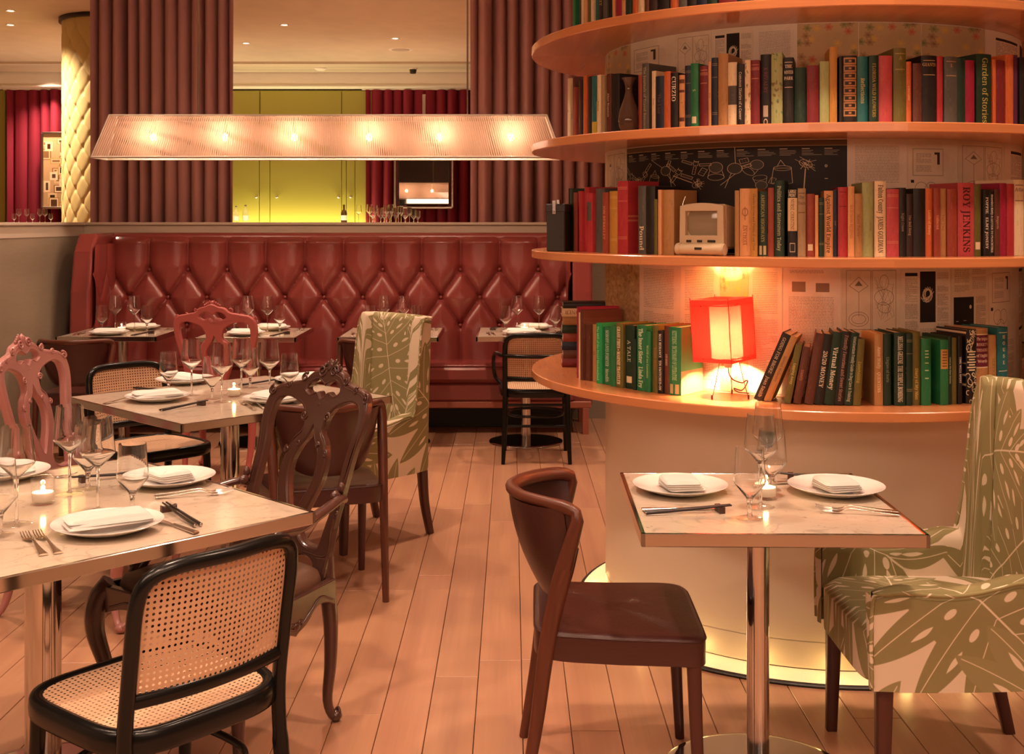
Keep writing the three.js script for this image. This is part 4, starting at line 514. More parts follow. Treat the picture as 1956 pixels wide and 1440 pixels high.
// =====================================================================  TABLES
const TOP = .75;
function table(name, label, x, d, w, l, turn, poleR, baseR, group) {
  const o = thing(name, label, 'table', [x, 0, -d], turn, group), e = .012, th = .032;
  part(o, 'marble_top', cbox(w - 2 * e, .02, l - 2 * e, .0015, 0, TOP - .0105, 0, x * 3, d * 2), M.marble, 'veined pale marble');
  part(o, 'edge_band', [cbox(w, th, e, .002, 0, TOP - th / 2, l / 2 - e / 2), cbox(w, th, e, .002, 0, TOP - th / 2, -l / 2 + e / 2), cbox(e, th, l, .002, w / 2 - e / 2, TOP - th / 2, 0), cbox(e, th, l, .002, -w / 2 + e / 2, TOP - th / 2, 0)], M.steel, 'polished steel edge');
  part(o, 'underframe', cbox(w - .06, .012, l - .06, .002, 0, TOP - .027, 0), M.tvDark);
  part(o, 'pedestal', [cyl(poleR, poleR, TOP - .035, 0, .012, 0, 40), cyl(poleR * 1.9, poleR * 1.9, .01, 0, TOP - .043, 0, 32)], M.steel, 'polished steel pedestal');
  part(o, 'base_plate', lathe([[0, 0], [baseR, 0], [baseR + .003, .004], [baseR, .010], [baseR - .02, .013], [0, .014]], 64), M.steel, 'round polished base plate');
  return o;
}
const rad45 = Math.atan2(.695, .725);
table('dining_table', 'small square marble table beside the round bookcase', .663, 3.147, .692, .69, -.018, .030, .26);
const T2x = -.53 + .5 * -.692 + .5 * -.718, T2d = 2.992 + .5 * .722 + .5 * -.696;
table('dining_table', 'large square marble table with the dark carved armchair', T2x + .02, T2d + .02, 1.0, 1.0, P / 4, .045, .33);
table('dining_table', 'large square marble table with the leaf print wing chair', -1.213, 5.02, 1.0, .97, P / 4, .040, .20);
const BANQ = [[-2.655, 7.97], [-1.735, 7.93], [-.81, 7.95], [.095, 7.97]];
['small marble table by the grey partition corner', 'small marble table behind the coral carved chair', 'small marble table behind the leaf print wing chair', 'small marble table with the cane armchair'].forEach((l, i) => table('dining_table', l, BANQ[i][0], BANQ[i][1], .66, .68, 0, .033, .25, 'tables along the banquette'));

// =====================================================================  CANE CHAIRS
function caneSheet(map, nu, nv, hole, keep) {
  const pos = [], uv = [], idx = []; let n = 0;
  for (let j = 0; j < nv; j++) for (let i = 0; i < nu; i++) {
    if (keep && !keep((i + .5) / nu, (j + .5) / nv)) continue;
    const O = [[0, 0], [.5, 0], [1, 0], [1, .5], [1, 1], [.5, 1], [0, 1], [0, .5]];
    for (let k = 0; k < 8; k++) { const p = map((i + O[k][0]) / nu, (j + O[k][1]) / nv); pos.push(...p); uv.push(0, 0); }
    for (let k = 0; k < 8; k++) { const a = P * 1.25 + k * P / 4, p = map((i + .5 + hole * Math.cos(a)) / nu, (j + .5 + hole * Math.sin(a)) / nv); pos.push(...p); uv.push(0, 0); }
    for (let k = 0; k < 8; k++) { const a = n + k, b = n + (k + 1) % 8; idx.push(a, b, a + 8, b, b + 8, a + 8); } n += 16;
  }
  const g = new THREE.BufferGeometry(); g.setAttribute('position', new THREE.Float32BufferAttribute(pos, 3)); g.setAttribute('uv', new THREE.Float32BufferAttribute(uv, 2)); g.setIndex(idx); g.computeVertexNormals(); return g;
}
function caneChair(label, pos, turn, arms) {
  const o = thing(arms ? 'cane_armchair' : 'cane_chair', label, 'chair', pos, turn), hb = .80, bw = .195;
  const zb = y => -.185 - Math.max(0, y - .46) * .16, bow = x => -.035 * (1 - (x / bw) ** 2);
  // rear legs run up into the back hoop
  const loop = [[bw + .012, .0, -.235], [bw + .004, .2, -.205], [bw, .42, -.185], [bw, .6, zb(.6)], [bw, hb - .075, zb(hb - .07)], [bw - .018, hb - .02, zb(hb) - .004], [bw - .075, hb, zb(hb) + bow(bw - .075)], [0, hb + .002, zb(hb) + bow(0)]];
  part(o, 'back_hoop', sweep([...loop, ...loop.slice(0, -1).reverse().map(p => [-p[0], p[1], p[2]])], t => { const e = Math.min(t, 1 - t) * 2; return e < .35 ? .012 + .02 * e : .0165; }, { seg: 96, ring: 12, tension: .5 }), M.black, 'bent black hoop forming rear legs and back frame');
  part(o, 'lower_rail', sweep([-1, -.5, 0, .5, 1].map(s => [s * bw, .525, zb(.525) + bow(s * bw) * .8]), t => [.010, .016], { seg: 20, ring: 10, ref: [0, 1, 0] }), M.black);
  part(o, 'cane_back', caneSheet((u, v) => { const x = (u * 2 - 1) * (bw - .006), y = .535 + (hb - .012 - .535) * v; return [x, y, zb(y) + bow(x) + .004]; }, 30, 20, .25, (u, v) => { const x = Math.abs(u * 2 - 1), y = v; return !(x > .72 && y > .74 && Math.hypot((x - .72) / .28, (y - .74) / .26) > 1.02); }), M.cane, 'open woven cane');
  // seat ring
  const W = z => .205 + .022 * (z + .2) / .4, ringPts = []; for (let k = 0; k < 40; k++) { const a = k / 40 * 2 * P, c = Math.cos(a), s = Math.sin(a), e = 2 / 4.2, z = .205 * Math.sign(s) * Math.abs(s) ** e; ringPts.push([W(z) * Math.sign(c) * Math.abs(c) ** e, z]); }
  part(o, 'seat_frame', sweep(ringPts.map(p => [p[0], .434, p[1]]), [.0175, .026].length ? () => [.0175, .027] : 0, { seg: 80, ring: 12, closed: true, ref: [0, 1, 0], pow: 3.4 }), M.black);
  part(o, 'cane_seat', caneSheet((u, v) => { const z = (v * 2 - 1) * .20, x = (u * 2 - 1) * W(z); return [x, .456 - .006 * (1 - (u * 2 - 1) ** 2) * (1 - (v * 2 - 1) ** 2), z]; }, 32, 31, .22, (u, v) => Math.abs(u * 2 - 1) ** 4.2 + Math.abs(v * 2 - 1) ** 4.2 < .97), M.cane, 'woven cane seat');
  for (const s of [-1, 1]) part(o, 'leg', sweep([[s * .19, .44, .17], [s * .195, .22, .183], [s * .20, 0, .2]], t => .0185 - .006 * t, { seg: 12, ring: 12 }), M.black);
  const hp = []; for (let k = 0; k < 24; k++) { const a = k / 24 * 2 * P, c = Math.cos(a), s = Math.sin(a); hp.push([.172 * Math.sign(c) * Math.abs(c) ** .7, .285, -.005 + .172 * Math.sign(s) * Math.abs(s) ** .7]); }
  part(o, 'stretcher_hoop', sweep(hp, .009, { seg: 64, ring: 8, closed: true }), M.black, 'bent hoop stretcher');
  if (arms) {
    const h = [[.215, .44, .12], [.262, .50, .14], [.272, .60, .12], [.262, .655, .03], [.245, .672, -.1], [.215, .672, -.2], [.14, .672, -.262], [0, .672, -.285]];
    part(o, 'arm_hoop', sweep([...h, ...h.slice(0, -1).reverse().map(p => [-p[0], p[1], p[2]])], .0125, { seg: 80, ring: 10 }), M.black, 'bent arm hoop running behind the back');
    part(o, 'stretcher', sweep([[-.19, .36, -.19], [0, .36, -.19], [.19, .36, -.19]], .009, { seg: 4, ring: 8 }), M.black); part(o, 'stretcher', sweep([[-.195, .23, -.2], [0, .23, -.2], [.195, .23, -.2]], .009, { seg: 4, ring: 8 }), M.black);
  }
  return o;
}
const face = (x, dd) => Math.atan2(x, -dd);   // turn so that the front (+z) points along (x, depth)
caneChair('black bentwood cane chair in front of the dark carved armchair', [-.80, 0, -2.635], face(-.76, .65), false);
caneChair('black bentwood cane chair on the far side of the large table with wing chair', [-1.70, 0, -5.5], face(.72, -.70), false);
caneChair('black bentwood cane armchair at the banquette table near the bookcase', [.152, 0, -7.46], face(0, 1), true);

// =====================================================================  CARVED CHAIRS
const bendBy = lean => (x, y, z) => [x, y, z - .205 - Math.max(0, y - .46) * lean - .12 * Math.max(0, y - .8) ** 2 + .45 * x * x];
function spline(pts, closed = true) { return new THREE.SplineCurve((closed ? [...pts, pts[0]] : pts).map(p => new THREE.Vector2(p[0], p[1]))).getPoints(pts.length * 5); }
const mirrorPts = r => [...r, ...r.slice().reverse().filter(p => Math.abs(p[0]) > 1e-6).map(p => [-p[0], p[1]])];
const makeCarvedBack = (flare, lean) => {
  const outer = mirrorPts([[0, .492], [.05, .482], [.10, .492], [.145, .478], [.155, .44], [.20, .44], [.206, .50], [.198, .58], [.203, .66], [.222, .75], [.242, .84], [.247, .90], [.235, .945], [.205, .968], [.17, .975], [.135, .982], [.10, .99], [.075, 1.012], [.04, 1.022], [0, 1.036]]);
  const sh = new THREE.Shape(spline(outer)), holes = [
    [[.150, .525], [.163, .60], [.172, .68], [.192, .78], [.208, .86], [.200, .915], [.165, .932], [.12, .925], [.075, .905], [.052, .87], [.052, .83], [.082, .80], [.098, .75], [.094, .70], [.068, .63], [.05, .575], [.062, .54], [.105, .522]],
    [[0, .852], [.016, .815], [.04, .785], [.056, .745], [.05, .695], [.028, .64], [0, .59], [-.028, .64], [-.05, .695], [-.056, .745], [-.04, .785], [-.016, .815]],
    [[0, .972], [.03, .99], [.062, .982], [.078, .96], [.05, .945], [.022, .955], [0, .938], [-.022, .955], [-.05, .945], [-.078, .96], [-.062, .982], [-.03, .99]]];
  holes.push(holes[0].map(p => [-p[0], p[1]]).reverse());
  for (const h of holes) sh.holes.push(new THREE.Path(spline(h)));
  const g = [ext(sh, .018, .0075, 3, 8, .0075)];
  const relief = (pts, r, closed = true) => sweep(pts.map(p => [p[0], p[1], .0145]), r, { seg: pts.length * 4, ring: 6, closed });
  const grow = (h, k) => { const cx = h.reduce((a, p) => a + p[0], 0) / h.length, cy = h.reduce((a, p) => a + p[1], 0) / h.length; return h.map(p => { const l = Math.hypot(p[0] - cx, p[1] - cy); return [p[0] + (p[0] - cx) / l * k, p[1] + (p[1] - cy) / l * k]; }); };
  for (const h of holes) g.push(relief(grow(h, .009), .003));
  g.push(relief(grow(outer, -.012).filter(p => p[1] > .5), .0034, false));
  const curl = (cx, cy, r, s, turn = 0, z = .017) => { const pts = []; for (let k = 0; k <= 16; k++) { const a = turn + s * k * .55, q = r * (1 - k / 19); pts.push([cx + q * Math.cos(a), cy + q * Math.sin(a), z + .003 * k / 16]); } return sweep(pts, t => .005 * (1 - t * .4), { seg: 26, ring: 6 }); };
  for (const s of [-1, 1]) { g.push(curl(s * .028, 1.02, .02, s, 0), curl(s * .10, .995, .014, -s, 1), curl(s * .225, .95, .016, -s, 2), curl(s * .055, .882, .014, s, 0), curl(s * .092, .778, .010, -s, 2), curl(s * .045, .80, .008, s, 0), curl(s * .165, .97, .010, s, 1)); for (let k = 0; k < 4; k++) g.push(ball(.008, s * (.012 + k * .011), 1.045 - k * .006, .006, .7, 1.5 - k * .15, .8, 8, 6)); g.push(curl(s * .03, .497, .010, s, 1), curl(s * .2, .62, .009, s, 1)); }
  g.push(ball(.013, 0, 1.035, .012, 1, 1.5, .8), ball(.009, 0, .497, .016, 1.2, 1, .8), ball(.010, 0, .918, .013, 1.3, .8, .7));
  return bend(join(g), (x, y, z) => { const k = Math.max(0, Math.min(1, (y - .62) / .2)); return bendBy(lean)(x * (1 - flare * k * k * (3 - 2 * k)), y, z); });
};
const carvedBack = makeCarvedBack(0, .20), carvedBackNarrow = makeCarvedBack(.12, .40);
function carvedChair(name, label, pos, turn, wood, seatMat, arms) {
  const o = thing(name, label, 'chair', pos, turn);
  part(o, 'backrest', arms ? carvedBackNarrow : carvedBack, wood, 'pierced carved back with scrolled splat');
  // upholstered seat
  const w = z => .225 + .075 * (z + .2) / .42, seat = surf((u, v) => { const a = u * 2 * P, c = Math.cos(a), s = Math.sin(a), e = 2 / 4.5, pr = [[0, .496], [.5, .492], [.85, .482], [.97, .468], [1, .45], [1, .425]][Math.round(v * 5)], z = .215 * Math.sign(s) * Math.abs(s) ** e * pr[0]; return [w(z) * Math.sign(c) * Math.abs(c) ** e * pr[0], pr[1], z + .01, u * 3, v]; }, 56, 5, 1, 1, true);
  part(o, 'seat', seat, seatMat, 'brown leather seat');
  // serpentine aprons
  const apron = L => { const s = new THREE.Shape(); s.moveTo(-L / 2, .445); s.lineTo(L / 2, .445); s.lineTo(L / 2, .375); s.bezierCurveTo(L * .36, .405, L * .26, .41, L * .18, .378); s.bezierCurveTo(L * .10, .352, L * .05, .36, 0, .346); s.bezierCurveTo(-L * .05, .36, -L * .10, .352, -L * .18, .378); s.bezierCurveTo(-L * .26, .41, -L * .36, .405, -L / 2, .375); s.closePath(); const g = [ext(s, .018, .004, 2, 10)]; g.push(sweep([[-L * .46, .393, .014], [-L * .3, .418, .014], [-L * .17, .392, .014], [0, .362, .014], [L * .17, .392, .014], [L * .3, .418, .014], [L * .46, .393, .014]], .003, { seg: 40, ring: 5 }), ball(.012, 0, .37, .013, 1.4, 1, .7), ball(.008, .02, .378, .013, 1.5, .8, .7), ball(.008, -.02, .378, .013, 1.5, .8, .7)); return join(g); };
  part(o, 'apron', apron(.52).translate(0, 0, .225), wood); const sa = Math.atan2(.075, .42);
  for (const s of [-1, 1]) part(o, 'apron', apron(.40).rotateY(s * (P / 2 + sa)).translate(s * .262, 0, .01), wood);
  part(o, 'apron', apron(.40).rotateY(P).translate(0, 0, -.205), wood);
  // cabriole legs
  for (const s of [-1, 1]) {
    part(o, 'leg', [sweep([[s * .272, .45, .205], [s * .296, .40, .235], [s * .298, .32, .245], [s * .272, .20, .222], [s * .258, .10, .208], [s * .268, .04, .222], [s * .285, .016, .245]], t => t < .25 ? .034 - .02 * t : Math.max(.013, .029 - .026 * (t - .25)), { seg: 30, ring: 10 }), ball(.021, s * .288, .019, .25, 1, .85, 1.1), sweep([[s * .278, .030, .262], [s * .29, .036, .268], [s * .3, .028, .262], [s * .294, .016, .266]], .006, { seg: 12, ring: 6 }), sweep([[s * .278, .43, .24], [s * .3, .37, .262], [s * .29, .30, .262], [s * .275, .24, .24]], .0045, { seg: 14, ring: 5 })], wood, 'cabriole leg with scroll foot');
    part(o, 'leg', [sweep([[s * .182, .50, -.205], [s * .19, .42, -.205], [s * .196, .30, -.215], [s * .194, .18, arms ? -.216 : -.235], [s * .186, .08, arms ? -.212 : -.262], [s * .19, .03, arms ? -.222 : -.282], [s * .196, .012, arms ? -.238 : -.298]], t => t < .3 ? .027 - .01 * t : Math.max(.013, .024 - .016 * (t - .3)), { seg: 30, ring: 10 }), ...[ball(.018, s * .196, .018, -.298, 1, .95, 1.1), sweep([[s * .19, .03, -.30], [s * .198, .04, -.306], [s * .208, .03, -.302], [s * .202, .016, -.304]], .005, { seg: 12, ring: 6 })].map(g => g.translate(0, 0, arms ? .06 : 0))], wood, 'curved rear leg with scroll foot');
    if (arms) {
      const bp = bendBy(.40)(s * .2, .66, 0);
      part(o, 'armrest', [sweep([bp, [s * .222, .672, -.225], [s * .252, .655, -.10], [s * .272, .64, .0], [s * .285, .648, .07], [s * .288, .640, .105]], t => [.015 + .006 * Math.sin(t * P), .011 + .004 * t], { seg: 30, ring: 10, ref: [0, 1, 0] }), sweep([[s * .288, .64, .10], [s * .29, .628, .128], [s * .288, .606, .122], [s * .287, .614, .104]], .011, { seg: 14, ring: 8 }), ball(.016, bp[0] * .98, .678, bp[2] + .03, .8, 1, 1.2), ball(.014, bp[0] * 1.02, .70, bp[2] + .012, .8, 1.2, .9)], wood, 'curving carved armrest');
      part(o, 'arm_support', [sweep([[s * .284, .635, .08], [s * .278, .58, .055], [s * .272, .52, .07], [s * .276, .47, .11], [s * .284, .43, .13]], t => .014 + .010 * t, { seg: 20, ring: 9 }), ball(.018, s * .286, .475, .115, 1, 1.2, 1), sweep([[s * .30, .50, .09], [s * .305, .46, .115], [s * .304, .42, .135]], .006, { seg: 8, ring: 6 })], wood);
    }
  }
  return o;
}
carvedChair('carved_armchair', 'dark brown carved armchair with pierced scroll back and leather seat', [-.825, 0, -3.42], face(-.56, -.83), M.carvedDark, M.leatherBrown, true);
carvedChair('carved_chair', 'dusty rose carved chair with pierced back standing by the grey partition', [-1.63, 0, -4.58], face(1, -.15), M.carvedRose, M.leatherBrown, false);
carvedChair('carved_chair', 'coral pink carved chair with pierced back drawn up to a banquette table', [-1.66, 0, -6.93], face(.12, 1), M.carvedCoral, M.leatherBrown, false);

// =====================================================================  LEATHER BACK CHAIRS
function leatherChair(label, pos, turn, group) {
  const o = thing('leather_chair', label, 'chair', pos, turn, group);
  const rail = [[.21, 0, -.232], [.214, .22, -.195], [.216, .44, -.165], [.222, .62, -.125], [.226, .71, -.100], [.222, .752, -.092], [.205, .768, -.118], [.17, .772, -.17], [.10, .773, -.232], [0, .775, -.262]];
  part(o, 'frame_hoop', sweep([...rail, ...rail.slice(0, -1).reverse().map(p => [-p[0], p[1], p[2]])], t => { const e = Math.min(t, 1 - t) * 2; return e < .55 ? [.0135 + .011 * e / .55, .0135 + .007 * e / .55] : e < .72 ? [.0245 - .008 * (e - .55) / .17, .0205] : [.0165, .0205]; }, { seg: 110, ring: 12 }), M.walnut, 'walnut hoop forming rear legs and top rail');
  // curved shield-shaped leather back
  const arc = k => [Math.sin(k * 1.45) * .210, -.262 + .165 * (1 - Math.cos(k * 1.45))];
  const shield = (off) => surf((u, v) => { const k = u * 2 - 1, b = .50 + .16 * Math.abs(k) ** 3.4, y = .765 + (b - .765) * v, q = arc(k * (1 - .10 * v * (1 - Math.abs(k)))), s = (.765 - y) / .27; return [q[0] * (1 - .16 * s), y, q[1] + .075 * s * s + .02 * s + off, u * .5, v * .3]; }, 40, 14, 1, 1, off > 0);
  part(o, 'backrest', [shield(.011), shield(-.009), surf((u, v) => { const k = u * 2 - 1, b = .50 + .16 * Math.abs(k) ** 3.4, q = arc(k * .9 - k * .9 + k * (1 - .10 * (1 - Math.abs(k)))), s = (.765 - b) / .27; return [q[0] * (1 - .16 * s), b, q[1] + .075 * s * s + .02 * s - .009 + .02 * v]; }, 40, 1)], M.leatherDark, 'curved leather back panel');
  part(o, 'back_piping', sweep(Array.from({ length: 21 }, (_, i) => { const k = i / 10 - 1, q = arc(k); return [q[0], .771, q[1] + .012]; }), .003, { seg: 40, ring: 5 }), M.leatherDark);
  // seat
  const ow = z => .222 + .018 * (z + .2) / .4, sq = (pr) => (u, v) => { const a = u * 2 * P, c = Math.cos(a), s = Math.sin(a), e = 2 / 9, q = pr[Math.round(v * (pr.length - 1))], z = .222 * Math.sign(s) * Math.abs(s) ** e * q[0]; return [ow(z) * Math.sign(c) * Math.abs(c) ** e * q[0], q[1] + .012 * (z > 0 ? -((z / .22) ** 4) * .6 : (z / .22) ** 2), z + .02, u * 2, v * .3]; };
  part(o, 'seat', surf(sq([[0, .450], [.5, .450], [.93, .449], [.985, .445], [1, .436], [1, .378], [.97, .374], [0, .374]]), 72, 7, 1, 1, true), M.leatherDark, 'dark leather seat pad');
  part(o, 'seat_stitching', sweep(Array.from({ length: 36 }, (_, i) => { const q = sq([[1, .440], [1, .440]])(i / 36, 0); return q.slice(0, 3); }), .0022, { seg: 108, ring: 5, closed: true }), M.leatherDark);
  for (const s of [-1, 1]) part(o, 'leg', sweep([[s * .212, .39, .205], [s * .213, .2, .212], [s * .213, 0, .222]], t => [.0195 - .006 * t, .0195 - .006 * t], { seg: 8, ring: 12, pow: 3 }), M.legWood);
  return o;
}
leatherChair('walnut framed leather chair with curved shield back facing the small table by the bookcase', [.262, 0, -3.19], face(1, -.02));
leatherChair('walnut framed leather chair behind the dark carved armchair', [-.775, 0, -4.76], face(-.34, .94));
leatherChair('walnut framed leather chair at the banquette table by the grey partition', [-2.68, 0, -7.27], face(0, 1));
leatherChair('walnut framed leather chair half hidden behind the leaf print wing chair', [-.83, 0, -7.27], face(0.05, 1));

// =====================================================================  LEAF PRINT WING CHAIRS
const leafTex = canvasTex(1024, 1024, (c, W, H) => {
  c.fillStyle = '#dccab0'; c.fillRect(0, 0, W, H);
  const leaf = (cx, cy, s, rot, tone) => {
    c.save(); c.translate(cx, cy); c.rotate(rot); c.scale(s, s);
    const ground = '#e0cfb2', lobes = [];
    for (const sg of [-1, 1]) for (let i = 0; i < 8; i++) { const t = i / 7, y = -34 + 300 * t * (1 - .12 * t), ang = -1.05 + 2.15 * t, l = [118, 165, 196, 205, 196, 172, 138, 96][i]; lobes.push([sg, y, ang, l]); }
    c.fillStyle = tone;
    for (const [sg, y, ang, l] of lobes) { const dx = Math.cos(ang) * l * sg, dy = Math.sin(ang) * l, nx = -Math.sin(ang) * sg, ny = Math.cos(ang), w = 33; c.beginPath(); c.moveTo(0, y - 24); c.quadraticCurveTo(dx * .62 - nx * w * 1.05 * sg * sg, y + dy * .62 - ny * w * 1.05, dx, y + dy); c.quadraticCurveTo(dx * .78 + nx * w, y + dy * .78 + ny * w, dx * .30 + nx * w * .9, y + dy * .30 + ny * w * .9 + 8); c.lineTo(0, y + 52); c.closePath(); c.fill(); }
    c.beginPath(); c.ellipse(0, 120, 92, 190, 0, 0, 7); c.fill();
    c.strokeStyle = ground; c.lineWidth = 3.4; c.beginPath(); c.moveTo(0, -70); c.quadraticCurveTo(8, 140, 0, 330); c.stroke();
    for (const [sg, y, ang, l] of lobes) { const dx = Math.cos(ang) * l * sg, dy = Math.sin(ang) * l; c.lineWidth = 1.6; c.beginPath(); c.moveTo(0, y); c.quadraticCurveTo(dx * .5, y + dy * .5 - 8, dx * .93, y + dy * .93); c.stroke(); c.save(); c.translate(dx * .22, y + dy * .22 + 20); c.rotate(Math.atan2(dy, dx)); c.fillStyle = ground; c.beginPath(); c.ellipse(0, 0, 12, 6, 0, 0, 7); c.fill(); c.translate(l * .26, 2); c.beginPath(); c.moveTo(-20, 0); c.bezierCurveTo(-6, -7, 6, -5, 24, 2); c.bezierCurveTo(6, 7, -8, 5, -20, 0); c.fill(); c.restore(); }
    c.restore();
  };
  const L = [[210, 130, 1.25, .5], [660, 100, 1.25, -.5], [930, 420, 1.28, .35], [470, 470, 1.3, -.8], [120, 640, 1.2, .9], [720, 780, 1.3, -.25], [330, 900, 1.15, 1.4]];
  for (const [x, y, s, r] of L) for (const dx of [-1024, 0, 1024]) for (const dy of [-1024, 0, 1024]) leaf(x + dx, y + dy, s, r, ['#958a5e', '#8e8357', '#9b9065'][(x + y) % 3]);
});
leafTex.repeat.set(1 / 1.25, 1 / 1.25);
M.leafPrint = phy(0xffffff, .9, { map: leafTex, bumpMap: clothBump, bumpScale: .0003 });
function wingChair(label, pos, turn, uo = 0) {
  const o = thing('wing_chair', label, 'armchair', pos, turn);
  const hem = .315, arm = .60, topH = 1.02, t = .066;
  // outline of the shell in plan, from the front of one arm round the back to the other
  const plan = new THREE.CatmullRomCurve3([[.268, .262], [.278, .12], [.272, -.06], [.258, -.19], [.222, -.268], [.12, -.288], [0, -.29], [-.12, -.288], [-.222, -.268], [-.258, -.19], [-.272, -.06], [-.278, .12], [-.268, .262]].map(p => v3(p[0], 0, p[1])), false, 'catmullrom', .5), L = plan.getLength();
  const height = z => { const k = Math.max(0, Math.min(1, (-z - .145) / .07)), s = k * k * (3 - 2 * k), f = Math.max(0, (z - .14) / .12); return arm - .03 * Math.sin(P * Math.max(0, Math.min(1, (.26 - z) / .36))) - .035 * f * f + (topH - arm + .03) * s; };
  const lean = (p, y) => { const k = Math.max(0, -p.z / .29), e = Math.max(0, y - .46); return [p.x * (1 - .02 * e * k), p.z - .05 * e * Math.max(0, k - .75) * 4]; };
  const N = 200, prof = 17;
  const shell = surf((u, v) => {
    const p = plan.getPointAt(u), T = plan.getTangentAt(u), n = v3(-T.z, 0, T.x); if (n.x * p.x + n.z * (p.z - .1) < 0) n.negate();
    const H = height(p.z), tt = t * (.55 + .45 * Math.min(1, Math.min(u, 1 - u) / .05)), k = Math.round(v * prof);
    let y, off, vv; if (k <= 7) { const s = k / 7; y = hem + (H - .03 - hem) * s; off = 0; vv = y; } else if (k <= 10) { const a = (k - 7) / 3 * P; y = H - .03 + .03 * Math.sin(a); off = -tt / 2 + tt / 2 * Math.cos(a); vv = H + (k - 7) * .03; } else { const s = (k - 10) / 7; y = H - .03 - (H - .03 - .42) * s; off = -tt; vv = H + .09 + (H - y); }
    const q = lean(p, y); return [q[0] + n.x * off, y, q[1] + n.z * off, u * L + uo, k <= 10 ? vv : vv];
  }, N, prof);
  part(o, 'shell', shell, M.leafPrint, 'leaf printed wings, arms and back');
  const cap = (s) => { const p = plan.getPointAt(s < 0 ? 1 : 0), H = height(p.z); return surf((u, v) => { const y = hem + (H - hem) * v, w = t * .55, bulge = .016 * Math.sin(P * u); return [s * .268 - s * w * u, y - (v > .93 ? .02 * (2 * u - 1) ** 2 : 0), .262 + bulge * (.4 + .6 * v), u * .1 + .3, y]; }, 6, 14, 1, 1, s > 0); };
  part(o, 'arm_front', [cap(1)], M.leafPrint); part(o, 'arm_front', [cap(-1)], M.leafPrint);
  const pip = []; for (let k = 0; k <= 60; k++) { const u = k / 60, p = plan.getPointAt(u), y = height(p.z) - .012, q = lean(p, y); pip.push([q[0] * 1.005, y, q[1] * 1.003]); }
  const f0 = pip[0], f1 = pip[60]; part(o, 'piping', sweep([[f0[0], hem + .01, f0[2] + .004], [f0[0], .45, f0[2] + .006], ...pip, [f1[0], .45, f1[2] + .006], [f1[0], hem + .01, f1[2] + .004]], .0055, { seg: 160, ring: 6 }), M.leafPrint, 'piped seam along the edge');
  part(o, 'seat', [surf((u, v) => { const pr = [[0, .475], [.6, .472], [.9, .462], [1, .44], [1, hem + .01], [.97, hem], [0, hem]], q = pr[Math.round(v * 6)], a = u * 2 * P, c = Math.cos(a), s = Math.sin(a), e = 2 / 7; const x = .235 * Math.sign(c) * Math.abs(c) ** e * q[0], z = .27 * Math.sign(s) * Math.abs(s) ** e * q[0] + .005; return [x, q[1], z, x + z * .3 + .2, v < .55 ? z : q[1]]; }, 60, 6, 1, 1, true)], M.leafPrint, 'leaf printed seat');
  for (const s of [-1, 1]) { part(o, 'leg', sweep([[s * .232, hem + .02, .225], [s * .234, .16, .228], [s * .235, 0, .232]], q => [.021 - .006 * q, .021 - .006 * q], { seg: 6, ring: 12, pow: 8, ref: [0, 0, 1] }), M.legWood); part(o, 'leg', sweep([[s * .215, hem + .02, -.235], [s * .215, .16, -.25], [s * .215, 0, -.285]], q => [.021 - .006 * q, .021 - .006 * q], { seg: 6, ring: 12, pow: 8, ref: [0, 0, 1] }), M.legWood); }
  return o;
}
wingChair('leaf print wing chair turned towards the large table in front of the banquette', [-.75, 0, -5.59], face(-.73, -.68), .1);
wingChair('leaf print wing chair at the small table beside the round bookcase', [1.175, 0, -3.215], face(-1, .0), .45);
